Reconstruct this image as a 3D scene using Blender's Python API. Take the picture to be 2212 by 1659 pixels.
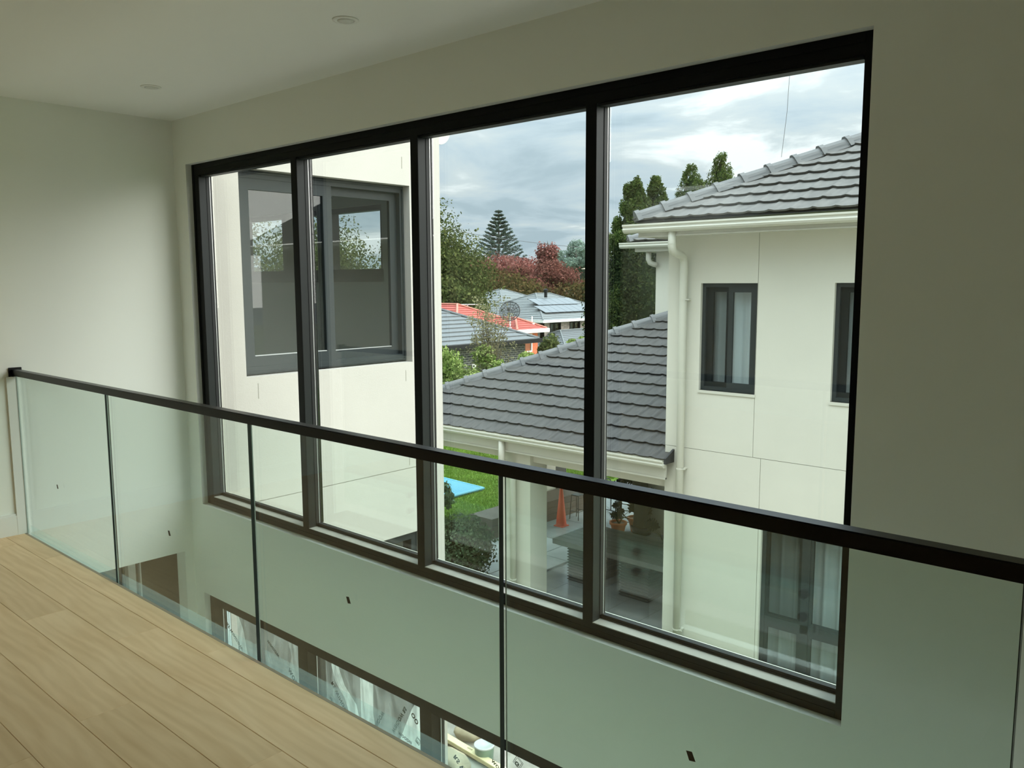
import bpy, bmesh, math, random
import numpy as np
from mathutils import Vector, Matrix

C = bpy.context.scene.collection
sc = bpy.context.scene
for o in list(bpy.data.objects):
    bpy.data.objects.remove(o)

# ------------------------------------------------------------------ camera
cam_d = bpy.data.cameras.new('camera')
cam = bpy.data.objects.new('camera', cam_d); C.objects.link(cam)
cam_d.sensor_fit = 'HORIZONTAL'; cam_d.sensor_width = 36.0
cam_d.lens = 36.0 * 1790.0 / 2212.0
cam_d.clip_start = 0.05; cam_d.clip_end = 2000
cam.matrix_world = Matrix((
    (0.74485, -0.07793, 0.66267, 0.0),
    (0.66722, 0.09290, -0.73904, 0.0),
    (-0.00397, 0.99262, 0.12119, 1.6),
    (0, 0, 0, 1)))
sc.camera = cam

# ------------------------------------------------------------------ colour, exposure, bounces
sc.view_settings.view_transform = 'Standard'
sc.view_settings.look = 'None'
sc.view_settings.exposure = 0.0
sc.view_settings.gamma = 1.0
sc.view_settings.use_curve_mapping = False
sc.cycles.max_bounces = 14
sc.cycles.diffuse_bounces = 8
sc.cycles.glossy_bounces = 6
sc.cycles.transparent_max_bounces = 40
sc.cycles.transmission_bounces = 8
sc.cycles.use_denoising = True
sc.cycles.sample_clamp_indirect = 6.0
sc.cycles.caustics_reflective = False
sc.cycles.caustics_refractive = False

# ------------------------------------------------------------------ sky: layered overcast
SKY_STRENGTH = 2.15
world = bpy.data.worlds.new('overcast_sky'); sc.world = world
world.use_nodes = True
nt = world.node_tree; nt.nodes.clear(); N = nt.nodes; L = nt.links
def wn(t, **kw):
    n = N.new(t)
    for k, v in kw.items(): setattr(n, k, v)
    return n
def wmath(op, a, b=None, clamp=False):
    n = N.new('ShaderNodeMath'); n.operation = op; n.use_clamp = clamp
    for i, v in enumerate((a, b)):
        if v is None: continue
        if isinstance(v, (int, float)): n.inputs[i].default_value = v
        else: L.new(v, n.inputs[i])
    return n.outputs[0]
tc = wn('ShaderNodeTexCoord'); sep = wn('ShaderNodeSeparateXYZ'); L.new(tc.outputs['Generated'], sep.inputs[0])
zc = wmath('MAXIMUM', sep.outputs[2], 0.0)
den = wmath('ADD', zc, 0.16)
comb = wn('ShaderNodeCombineXYZ')
L.new(wmath('DIVIDE', sep.outputs[0], den), comb.inputs[0])
L.new(wmath('DIVIDE', sep.outputs[1], den), comb.inputs[1])
n1 = wn('ShaderNodeTexNoise'); n1.inputs['Scale'].default_value = 1.15; n1.inputs['Detail'].default_value = 8
n1.inputs['Roughness'].default_value = 0.56; n1.inputs['Distortion'].default_value = 0.5
L.new(comb.outputs[0], n1.inputs['Vector'])
ramp = wn('ShaderNodeValToRGB'); L.new(n1.outputs['Fac'], ramp.inputs[0])
cr = ramp.color_ramp
cr.elements[0].position = 0.40; cr.elements[0].color = (0.265, 0.345, 0.39, 1)
cr.elements[1].position = 0.61; cr.elements[1].color = (0.575, 0.63, 0.64, 1)
e = cr.elements.new(0.46); e.color = (0.325, 0.405, 0.45, 1)
e = cr.elements.new(0.54); e.color = (0.39, 0.455, 0.475, 1)
elev = wmath('MULTIPLY', wmath('POWER', zc, 2.2), 8.0)
stren = wmath('ADD', elev, 0.82)
bgn = wn('ShaderNodeBackground'); L.new(ramp.outputs[0], bgn.inputs[0])
L.new(wmath('MULTIPLY', stren, SKY_STRENGTH), bgn.inputs[1])
wo = wn('ShaderNodeOutputWorld'); L.new(bgn.outputs[0], wo.inputs[0])

# veiled sun behind the cloud layer
sd = bpy.data.lights.new('veiled_sun', 'SUN'); sd.energy = 5.8; sd.angle = math.radians(70); sd.color = (1.0, 0.97, 0.90)
sun = bpy.data.objects.new('veiled_sun', sd); C.objects.link(sun)
sun.rotation_euler = Vector((0.72, 0.42, 0.55)).to_track_quat('Z', 'Y').to_euler()

random.seed(7)
RNG = np.random.default_rng(11)

# ================================================================== materials
def lin(r, g, b):
    def f(c):
        c /= 255.0
        return c / 12.92 if c <= 0.04045 else ((c + 0.055) / 1.055) ** 2.4
    return (f(r), f(g), f(b), 1.0)

def mat(name, col, rough=0.6, metal=0.0, spec=0.5, var=0.0, vscale=6.0, stretch=(1, 1, 1), bump=0.0, bscale=60.0, island=0.0, translucent=0.0, detail=4):
    m = bpy.data.materials.new(name); m.use_nodes = True
    nt = m.node_tree; b = nt.nodes['Principled BSDF']
    col = col if len(col) == 4 else (*col, 1)
    b.inputs['Base Color'].default_value = col
    b.inputs['Roughness'].default_value = rough
    b.inputs['Metallic'].default_value = metal
    b.inputs['Specular IOR Level'].default_value = spec
    src = None
    if var or island:
        geo = nt.nodes.new('ShaderNodeNewGeometry')
        mp = nt.nodes.new('ShaderNodeMapping'); mp.inputs['Scale'].default_value = stretch
        nt.links.new(geo.outputs['Position'], mp.inputs['Vector'])
        hsv = nt.nodes.new('ShaderNodeHueSaturation'); hsv.inputs['Color'].default_value = col
        add = None
        if var:
            nz = nt.nodes.new('ShaderNodeTexNoise'); nz.inputs['Scale'].default_value = vscale; nz.inputs['Detail'].default_value = detail
            nt.links.new(mp.outputs[0], nz.inputs['Vector'])
            mr = nt.nodes.new('ShaderNodeMapRange'); mr.inputs[1].default_value = 0.3; mr.inputs[2].default_value = 0.7
            mr.inputs[3].default_value = 1 - var; mr.inputs[4].default_value = 1 + var
            nt.links.new(nz.outputs['Fac'], mr.inputs[0]); add = mr.outputs[0]
        if island:
            mr2 = nt.nodes.new('ShaderNodeMapRange'); mr2.inputs[3].default_value = 1 - island; mr2.inputs[4].default_value = 1 + island
            nt.links.new(geo.outputs['Random Per Island'], mr2.inputs[0])
            if add:
                mm = nt.nodes.new('ShaderNodeMath'); mm.operation = 'MULTIPLY'
                nt.links.new(add, mm.inputs[0]); nt.links.new(mr2.outputs[0], mm.inputs[1]); add = mm.outputs[0]
            else: add = mr2.outputs[0]
        nt.links.new(add, hsv.inputs['Value'])
        nt.links.new(hsv.outputs[0], b.inputs['Base Color'])
    if bump:
        geo2 = nt.nodes.new('ShaderNodeNewGeometry')
        nb = nt.nodes.new('ShaderNodeTexNoise'); nb.inputs['Scale'].default_value = bscale; nb.inputs['Detail'].default_value = 5
        nt.links.new(geo2.outputs['Position'], nb.inputs['Vector'])
        bp = nt.nodes.new('ShaderNodeBump'); bp.inputs['Strength'].default_value = bump; bp.inputs['Distance'].default_value = 0.01
        nt.links.new(nb.outputs['Fac'], bp.inputs['Height']); nt.links.new(bp.outputs[0], b.inputs['Normal'])
    return m

def leaf_mat(name, cols, rough=0.6, trans=0.35):
    """leaf colour picked per leaf from a ramp"""
    m = bpy.data.materials.new(name); m.use_nodes = True; nt = m.node_tree; nt.nodes.clear()
    geo = nt.nodes.new('ShaderNodeNewGeometry')
    rp = nt.nodes.new('ShaderNodeValToRGB'); nt.links.new(geo.outputs['Random Per Island'], rp.inputs[0])
    cr = rp.color_ramp
    for i, c in enumerate(cols):
        p = i / (len(cols) - 1)
        if i == 0: el = cr.elements[0]; el.position = 0
        elif i == len(cols) - 1: el = cr.elements[-1]; el.position = 1
        else: el = cr.elements.new(p)
        el.color = c
    nz = nt.nodes.new('ShaderNodeTexNoise'); nz.inputs['Scale'].default_value = 0.9
    nt.links.new(geo.outputs['Position'], nz.inputs['Vector'])
    hs = nt.nodes.new('ShaderNodeHueSaturation'); nt.links.new(rp.outputs[0], hs.inputs['Color'])
    mr = nt.nodes.new('ShaderNodeMapRange'); mr.inputs[1].default_value = .3; mr.inputs[2].default_value = .7; mr.inputs[3].default_value = .75; mr.inputs[4].default_value = 1.25
    nt.links.new(nz.outputs['Fac'], mr.inputs[0]); nt.links.new(mr.outputs[0], hs.inputs['Value'])
    d = nt.nodes.new('ShaderNodeBsdfDiffuse'); nt.links.new(hs.outputs[0], d.inputs[0])
    t = nt.nodes.new('ShaderNodeBsdfTranslucent'); nt.links.new(hs.outputs[0], t.inputs[0])
    mx = nt.nodes.new('ShaderNodeMixShader'); mx.inputs[0].default_value = trans
    nt.links.new(d.outputs[0], mx.inputs[1]); nt.links.new(t.outputs[0], mx.inputs[2])
    out = nt.nodes.new('ShaderNodeOutputMaterial'); nt.links.new(mx.outputs[0], out.inputs[0])
    return m

def glass_mat(name, tint, refl=1.0, rough=0.0, haze=0.0, haze_col=(0.6, 0.65, 0.62, 1)):
    """clear sheet: tinted straight-through light plus angle-dependent mirror, for each face of a thin slab"""
    m = bpy.data.materials.new(name); m.use_nodes = True; nt = m.node_tree; nt.nodes.clear()
    lw = nt.nodes.new('ShaderNodeLayerWeight'); lw.inputs[0].default_value = 0.5
    pw = nt.nodes.new('ShaderNodeMath'); pw.operation = 'POWER'; nt.links.new(lw.outputs['Facing'], pw.inputs[0]); pw.inputs[1].default_value = 5
    ma = nt.nodes.new('ShaderNodeMath'); ma.operation = 'MULTIPLY_ADD'; nt.links.new(pw.outputs[0], ma.inputs[0])
    ma.inputs[1].default_value = 0.95 * refl; ma.inputs[2].default_value = 0.042 * refl; ma.use_clamp = True
    tr = nt.nodes.new('ShaderNodeBsdfTransparent'); tr.inputs[0].default_value = (*tint, 1)
    gl = nt.nodes.new('ShaderNodeBsdfGlossy'); gl.inputs['Roughness'].default_value = rough
    base = tr.outputs[0]
    if haze:
        df = nt.nodes.new('ShaderNodeBsdfDiffuse'); df.inputs[0].default_value = haze_col
        mh = nt.nodes.new('ShaderNodeMixShader'); mh.inputs[0].default_value = haze
        nt.links.new(tr.outputs[0], mh.inputs[1]); nt.links.new(df.outputs[0], mh.inputs[2]); base = mh.outputs[0]
    mx = nt.nodes.new('ShaderNodeMixShader'); nt.links.new(ma.outputs[0], mx.inputs[0])
    nt.links.new(base, mx.inputs[1]); nt.links.new(gl.outputs[0], mx.inputs[2])
    out = nt.nodes.new('ShaderNodeOutputMaterial'); nt.links.new(mx.outputs[0], out.inputs[0])
    return m

def oak_mat(name):
    m = bpy.data.materials.new(name); m.use_nodes = True; nt = m.node_tree; b = nt.nodes['Principled BSDF']
    tcn = nt.nodes.new('ShaderNodeTexCoord')
    oi = nt.nodes.new('ShaderNodeObjectInfo')
    off = nt.nodes.new('ShaderNodeVectorMath'); off.operation = 'ADD'
    sx = nt.nodes.new('ShaderNodeVectorMath'); sx.operation = 'SCALE'; sx.inputs['Scale'].default_value = 37.0
    cb = nt.nodes.new('ShaderNodeCombineXYZ'); nt.links.new(oi.outputs['Random'], cb.inputs[0]); nt.links.new(oi.outputs['Random'], cb.inputs[1])
    nt.links.new(cb.outputs[0], sx.inputs[0]); nt.links.new(tcn.outputs['Object'], off.inputs[0]); nt.links.new(sx.outputs[0], off.inputs[1])
    mp = nt.nodes.new('ShaderNodeMapping'); mp.inputs['Scale'].default_value = (1.0, 7.0, 1); nt.links.new(off.outputs[0], mp.inputs[0])
    n = nt.nodes.new('ShaderNodeTexNoise'); n.inputs['Scale'].default_value = 1.6; n.inputs['Detail'].default_value = 5; n.inputs['Distortion'].default_value = 1.4
    nt.links.new(mp.outputs[0], n.inputs['Vector'])
    wv = nt.nodes.new('ShaderNodeTexWave'); wv.wave_type = 'BANDS'; wv.bands_direction = 'Y'
    wv.inputs['Scale'].default_value = 1.3; wv.inputs['Distortion'].default_value = 11; wv.inputs['Detail'].default_value = 3; wv.inputs['Detail Scale'].default_value = 1.2
    mp2 = nt.nodes.new('ShaderNodeMapping'); mp2.inputs['Scale'].default_value = (0.8, 5.0, 1); nt.links.new(off.outputs[0], mp2.inputs[0]); nt.links.new(mp2.outputs[0], wv.inputs['Vector'])
    mixf = nt.nodes.new('ShaderNodeMath'); mixf.operation = 'MULTIPLY_ADD'; nt.links.new(wv.outputs['Fac'], mixf.inputs[0]); mixf.inputs[1].default_value = 0.22
    nt.links.new(n.outputs['Fac'], mixf.inputs[2])
    rp = nt.nodes.new('ShaderNodeValToRGB'); nt.links.new(mixf.outputs[0], rp.inputs[0])
    rp.color_ramp.elements[0].position = 0.30; rp.color_ramp.elements[0].color = (0.66, 0.435, 0.235, 1)
    rp.color_ramp.elements[1].position = 0.85; rp.color_ramp.elements[1].color = (0.79, 0.56, 0.335, 1)
    hs = nt.nodes.new('ShaderNodeHueSaturation'); nt.links.new(rp.outputs[0], hs.inputs['Color'])
    mr = nt.nodes.new('ShaderNodeMapRange'); mr.inputs[3].default_value = 0.92; mr.inputs[4].default_value = 1.06
    nt.links.new(oi.outputs['Random'], mr.inputs[0]); nt.links.new(mr.outputs[0], hs.inputs['Value'])
    nt.links.new(hs.outputs[0], b.inputs['Base Color'])
    b.inputs['Roughness'].default_value = 0.5
    b.inputs['Specular IOR Level'].default_value = 0.35
    bp = nt.nodes.new('ShaderNodeBump'); bp.inputs['Strength'].default_value = 0.08; nt.links.new(mixf.outputs[0], bp.inputs['Height']); nt.links.new(bp.outputs[0], b.inputs['Normal'])
    return m

def brick_mat(name, c1, c2, mortar, size=(0.23, 0.086), axis='y'):
    m = bpy.data.materials.new(name); m.use_nodes = True; nt = m.node_tree; b = nt.nodes['Principled BSDF']
    geo = nt.nodes.new('ShaderNodeNewGeometry'); sp = nt.nodes.new('ShaderNodeSeparateXYZ'); nt.links.new(geo.outputs['Position'], sp.inputs[0])
    ad = nt.nodes.new('ShaderNodeMath'); ad.operation = 'ADD'; nt.links.new(sp.outputs[0], ad.inputs[0]); nt.links.new(sp.outputs[1], ad.inputs[1])
    cb = nt.nodes.new('ShaderNodeCombineXYZ'); nt.links.new(ad.outputs[0], cb.inputs[0]); nt.links.new(sp.outputs[2], cb.inputs[1])
    br = nt.nodes.new('ShaderNodeTexBrick'); nt.links.new(cb.outputs[0], br.inputs['Vector'])
    br.inputs['Color1'].default_value = c1; br.inputs['Color2'].default_value = c2; br.inputs['Mortar'].default_value = mortar
    br.inputs['Scale'].default_value = 1.0; br.inputs['Brick Width'].default_value = size[0]; br.inputs['Row Height'].default_value = size[1]; br.inputs['Mortar Size'].default_value = 0.011
    nt.links.new(br.outputs['Color'], b.inputs['Base Color']); b.inputs['Roughness'].default_value = 0.8
    return m

M = {}
M['wall'] = mat('painted_plaster', (0.845, 0.86, 0.80), 0.85, spec=0.2)
M['ceiling'] = mat('ceiling_paint', (0.87, 0.875, 0.825), 0.9, spec=0.15)
M['reveal'] = mat('raw_plaster', (0.72, 0.73, 0.68), 0.95, spec=0.1, bump=0.25, bscale=120)
M['skirt'] = mat('skirting_paint', (0.78, 0.78, 0.74), 0.5)
M['oak'] = oak_mat('oak_board')
M['nosing'] = mat('oak_nosing', (0.36, 0.27, 0.19), 0.5)
M['dark'] = mat('underfloor_dark', (0.17, 0.115, 0.065), 0.9)
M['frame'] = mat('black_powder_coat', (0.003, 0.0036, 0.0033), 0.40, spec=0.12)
M['framegrey'] = mat('charcoal_frame_face', (0.013, 0.016, 0.016), 0.45, spec=0.3)
M['extframe'] = mat('slate_grey_powder_coat', (0.021, 0.027, 0.028), 0.5, spec=0.22)
M['ledge'] = mat('beige_aluminium_ledge', (0.42, 0.39, 0.34), 0.6, var=0.12, vscale=9)
M['rubber'] = mat('black_rubber', (0.008, 0.008, 0.008), 0.6)
M['spacer'] = mat('bright_spacer', (0.75, 0.74, 0.74), 0.35, metal=0.5)
M['glass'] = glass_mat('window_glass', (0.975, 0.985, 0.978), 1.45)
M['balglass'] = glass_mat('green_toughened_glass', (0.925, 0.98, 0.957), 1.35)
M['extglass'] = glass_mat('dark_window_glass', (0.84, 0.87, 0.86), 0.9)
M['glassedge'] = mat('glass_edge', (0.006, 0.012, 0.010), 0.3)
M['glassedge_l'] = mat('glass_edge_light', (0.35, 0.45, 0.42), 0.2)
M['footstrip'] = None
M['rail'] = mat('satin_black_rail', (0.003, 0.003, 0.003), 0.30, spec=0.28)
M['steel'] = mat('black_steel', (0.02, 0.02, 0.02), 0.35)
M['stamp'] = mat('brown_stamp', (0.07, 0.055, 0.04), 0.6)
M['light'] = mat('downlight_white', (0.80, 0.80, 0.74), 0.5)
M['lens'] = mat('downlight_lens', (0.70, 0.70, 0.64), 0.3)
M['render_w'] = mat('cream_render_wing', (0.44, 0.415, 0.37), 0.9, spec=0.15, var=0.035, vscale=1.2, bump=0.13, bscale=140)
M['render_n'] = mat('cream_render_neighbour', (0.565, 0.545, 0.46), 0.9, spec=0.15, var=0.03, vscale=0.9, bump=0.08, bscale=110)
M['cream'] = mat('cream_metalwork', (0.53, 0.515, 0.43), 0.42)
M['cream_d'] = mat('cream_fascia', (0.48, 0.465, 0.39), 0.5)
M['joint'] = mat('joint_sealant', (0.20, 0.19, 0.15), 0.9)
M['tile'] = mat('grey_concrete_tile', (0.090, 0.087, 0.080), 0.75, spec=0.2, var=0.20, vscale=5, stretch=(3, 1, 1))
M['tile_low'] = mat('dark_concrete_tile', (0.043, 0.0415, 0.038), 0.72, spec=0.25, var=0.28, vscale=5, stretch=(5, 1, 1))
M['mortar'] = mat('grey_bedding', (0.12, 0.125, 0.125), 0.9, var=0.2)
M['cap'] = mat('ridge_cap_concrete', (0.092, 0.093, 0.090), 0.75, var=0.12, vscale=5)
M['under'] = mat('roof_underlay', (0.02, 0.021, 0.022), 0.9)
M['curtain'] = mat('pale_curtain', (0.80, 0.84, 0.86), 0.9, spec=0.1)
M['curtain_d'] = mat('dim_curtain', (0.42, 0.45, 0.46), 0.9, spec=0.1)
M['screen'] = glass_mat('fly_screen_mesh', (0.80, 0.80, 0.80), 0.05)
M['room_dark'] = mat('unlit_room', (0.34, 0.355, 0.33), 0.9)
M['screed'] = mat('pale_screed', (0.74, 0.73, 0.70), 0.8, var=0.06, vscale=2)
M['room_brown'] = mat('dim_brown_wall', (0.085, 0.07, 0.05), 0.9)
M['grass'] = mat('lawn_grass', (0.085, 0.145, 0.022), 0.95, spec=0.1, var=0.30, vscale=2.2, bump=0.6, bscale=40)
M['leafbits'] = mat('lawn_fleck', (0.75, 0.78, 0.6), 0.8)
M['paver'] = mat('pale_stone_paver', (0.50, 0.53, 0.54), 0.35, var=0.12, vscale=3)
M['patio_tile'] = mat('glossy_grey_patio_tile', (0.30, 0.31, 0.31), 0.18, spec=0.6, var=0.2, vscale=2.0)
M['blue'] = mat('blue_pool_cover', (0.045, 0.22, 0.36), 0.6, spec=0.2)
M['blue_l'] = mat('pale_blue_edging', (0.13, 0.34, 0.45), 0.6, spec=0.2)
M['concrete'] = mat('grey_rendered_block', (0.24, 0.24, 0.20), 0.9, var=0.1)
M['earth'] = mat('bare_earth', (0.30, 0.27, 0.23), 0.95, var=0.3, vscale=4, bump=0.6, bscale=20)
M['orange'] = mat('orange_plastic', (0.72, 0.09, 0.035), 0.5, var=0.08)
M['terra'] = mat('terracotta', (0.50, 0.17, 0.06), 0.8, var=0.12)
M['table'] = mat('weathered_dark_timber', (0.16, 0.15, 0.135), 0.30, var=0.3, vscale=4, stretch=(1, 9, 1))
M['tabledark'] = mat('dark_fluted_timber', (0.05, 0.05, 0.046), 0.6)
M['browntimber'] = mat('brown_stained_timber', (0.075, 0.05, 0.035), 0.6, var=0.2)
M['bark'] = mat('grey_bark', (0.10, 0.085, 0.07), 0.9, var=0.2)
M['bark_d'] = mat('dark_trunk', (0.035, 0.038, 0.025), 0.9, var=0.3, vscale=12)
M['white'] = mat('white_board', (0.50, 0.52, 0.50), 0.5)
M['pvc'] = mat('white_pvc', (0.68, 0.78, 0.80), 0.4)
M['plank'] = mat('new_pine', (0.72, 0.62, 0.36), 0.7, var=0.06)
M['sand'] = mat('sandy_bag', (0.42, 0.34, 0.23), 0.95, var=0.2, bump=0.6, bscale=15)
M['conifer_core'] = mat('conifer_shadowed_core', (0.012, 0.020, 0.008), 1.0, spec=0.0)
M['tarp'] = mat('green_tarp', (0.20, 0.30, 0.23), 0.6, var=0.15)
M['redtile'] = mat('red_roof_tile', (0.27, 0.047, 0.032), 0.8, var=0.12, vscale=4)
M['redcap'] = mat('red_ridge_tile', (0.36, 0.13, 0.09), 0.8)
M['greyroof'] = mat('pale_grey_roof_tile', (0.105, 0.117, 0.117), 0.7, var=0.1)
M['greyroof_d'] = mat('charcoal_roof_tile', (0.075, 0.083, 0.085), 0.6, var=0.12)
M['white_g'] = mat('white_gutter', (0.78, 0.78, 0.74), 0.5)
M['black_g'] = mat('black_gutter', (0.010, 0.011, 0.012), 0.7, spec=0.15)
M['brick_d'] = brick_mat('dark_brick', lin(48, 52, 52), lin(62, 66, 64), lin(150, 152, 145), (0.26, 0.10))
M['brick_o'] = brick_mat('orange_brick', lin(205, 98, 60), lin(190, 84, 50), lin(190, 130, 95), (0.26, 0.10))
M['brick_m'] = brick_mat('mottled_brick', lin(150, 140, 128), lin(92, 84, 76), lin(165, 160, 148), (0.26, 0.12))
M['solar'] = mat('solar_glass', (0.11, 0.125, 0.135), 0.5, spec=0.3)
M['metal'] = mat('galvanised', (0.45, 0.46, 0.46), 0.4, metal=0.6)
M['darkmetal'] = mat('dark_mesh', (0.03, 0.03, 0.03), 0.5)
M['ink'] = mat('black_print', (0.008, 0.012, 0.010), 0.7)
M['ink_f'] = mat('grey_print', (0.07, 0.10, 0.09), 0.7)
M['woodpost'] = mat('grey_pole', (0.30, 0.30, 0.28), 0.9)
M['soil'] = mat('suburban_ground', (0.10, 0.12, 0.06), 0.95, var=0.3, vscale=0.3)
def film_mat(lo=.35, hi=.85):
    m = bpy.data.materials.new('milky_protective_film'); m.use_nodes = True; nt = m.node_tree; nt.nodes.clear()
    geo = nt.nodes.new('ShaderNodeNewGeometry'); mp = nt.nodes.new('ShaderNodeMapping'); mp.inputs['Scale'].default_value = (9, 9, 2.5)
    nt.links.new(geo.outputs['Position'], mp.inputs[0])
    nz = nt.nodes.new('ShaderNodeTexNoise'); nz.inputs['Scale'].default_value = 1.5; nz.inputs['Detail'].default_value = 4; nz.inputs['Distortion'].default_value = 1; nt.links.new(mp.outputs[0], nz.inputs[0])
    mr = nt.nodes.new('ShaderNodeMapRange'); mr.inputs[1].default_value = .35; mr.inputs[2].default_value = .7; mr.inputs[3].default_value = lo; mr.inputs[4].default_value = hi
    nt.links.new(nz.outputs['Fac'], mr.inputs[0])
    tr = nt.nodes.new('ShaderNodeBsdfTransparent'); tl = nt.nodes.new('ShaderNodeBsdfTranslucent'); tl.inputs[0].default_value = (0.80, 0.85, 0.80, 1)
    mx = nt.nodes.new('ShaderNodeMixShader'); nt.links.new(mr.outputs[0], mx.inputs[0]); nt.links.new(tr.outputs[0], mx.inputs[1]); nt.links.new(tl.outputs[0], mx.inputs[2])
    out = nt.nodes.new('ShaderNodeOutputMaterial'); nt.links.new(mx.outputs[0], out.inputs[0]); return m
M['film'] = film_mat()
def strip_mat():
    m = bpy.data.materials.new('translucent_edge_strip'); m.use_nodes = True; nt = m.node_tree; nt.nodes.clear()
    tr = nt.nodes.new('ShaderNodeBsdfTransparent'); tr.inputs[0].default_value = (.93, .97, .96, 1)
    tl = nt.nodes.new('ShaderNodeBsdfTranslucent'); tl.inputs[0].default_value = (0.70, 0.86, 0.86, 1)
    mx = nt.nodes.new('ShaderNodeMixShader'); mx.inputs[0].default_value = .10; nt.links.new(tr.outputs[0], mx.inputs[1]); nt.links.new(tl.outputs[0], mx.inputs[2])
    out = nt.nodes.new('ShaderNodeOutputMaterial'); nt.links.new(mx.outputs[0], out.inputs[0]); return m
M['footstrip'] = strip_mat()
M['filmthin'] = film_mat(.10, .32)

LF = {
 'green': leaf_mat('broad_green_leaf', [(0.026, 0.038, 0.012, 1), (0.058, 0.074, 0.024, 1), (0.12, 0.13, 0.045, 1)]),
 'lime': leaf_mat('fresh_green_leaf', [(0.06, 0.10, 0.022, 1), (0.16, 0.22, 0.055, 1), (0.33, 0.38, 0.14, 1)]),
 'red': leaf_mat('autumn_red_leaf', [(0.062, 0.030, 0.025, 1), (0.13, 0.048, 0.038, 1), (0.20, 0.09, 0.07, 1)]),
 'pinkred': leaf_mat('autumn_pink_leaf', [(0.10, 0.040, 0.036, 1), (0.21, 0.070, 0.060, 1), (0.28, 0.15, 0.125, 1)]),
 'olive': leaf_mat('olive_brown_leaf', [(0.030, 0.030, 0.012, 1), (0.065, 0.055, 0.020, 1), (0.12, 0.075, 0.035, 1)]),
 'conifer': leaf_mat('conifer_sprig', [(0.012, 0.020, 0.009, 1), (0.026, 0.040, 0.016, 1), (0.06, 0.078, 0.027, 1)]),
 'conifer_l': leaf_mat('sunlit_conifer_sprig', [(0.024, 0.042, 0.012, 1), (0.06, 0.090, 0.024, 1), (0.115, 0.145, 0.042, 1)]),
 'pine': leaf_mat('pine_needle', [(0.05, 0.07, 0.055, 1), (0.08, 0.11, 0.085, 1)]),
 'euc': leaf_mat('gum_leaf', [(0.13, 0.18, 0.15, 1), (0.20, 0.26, 0.20, 1)]),
 'bush': leaf_mat('hedge_leaf', [(0.05, 0.08, 0.04, 1), (0.10, 0.15, 0.075, 1), (0.20, 0.26, 0.15, 1)]),
 'bare': leaf_mat('sparse_olive_leaf', [(0.12, 0.12, 0.06, 1), (0.20, 0.19, 0.10, 1), (0.28, 0.24, 0.14, 1)]),
 'dkleaf': leaf_mat('dark_glossy_leaf', [(0.008, 0.014, 0.008, 1), (0.02, 0.032, 0.018, 1)], trans=0.1),
}

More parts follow.
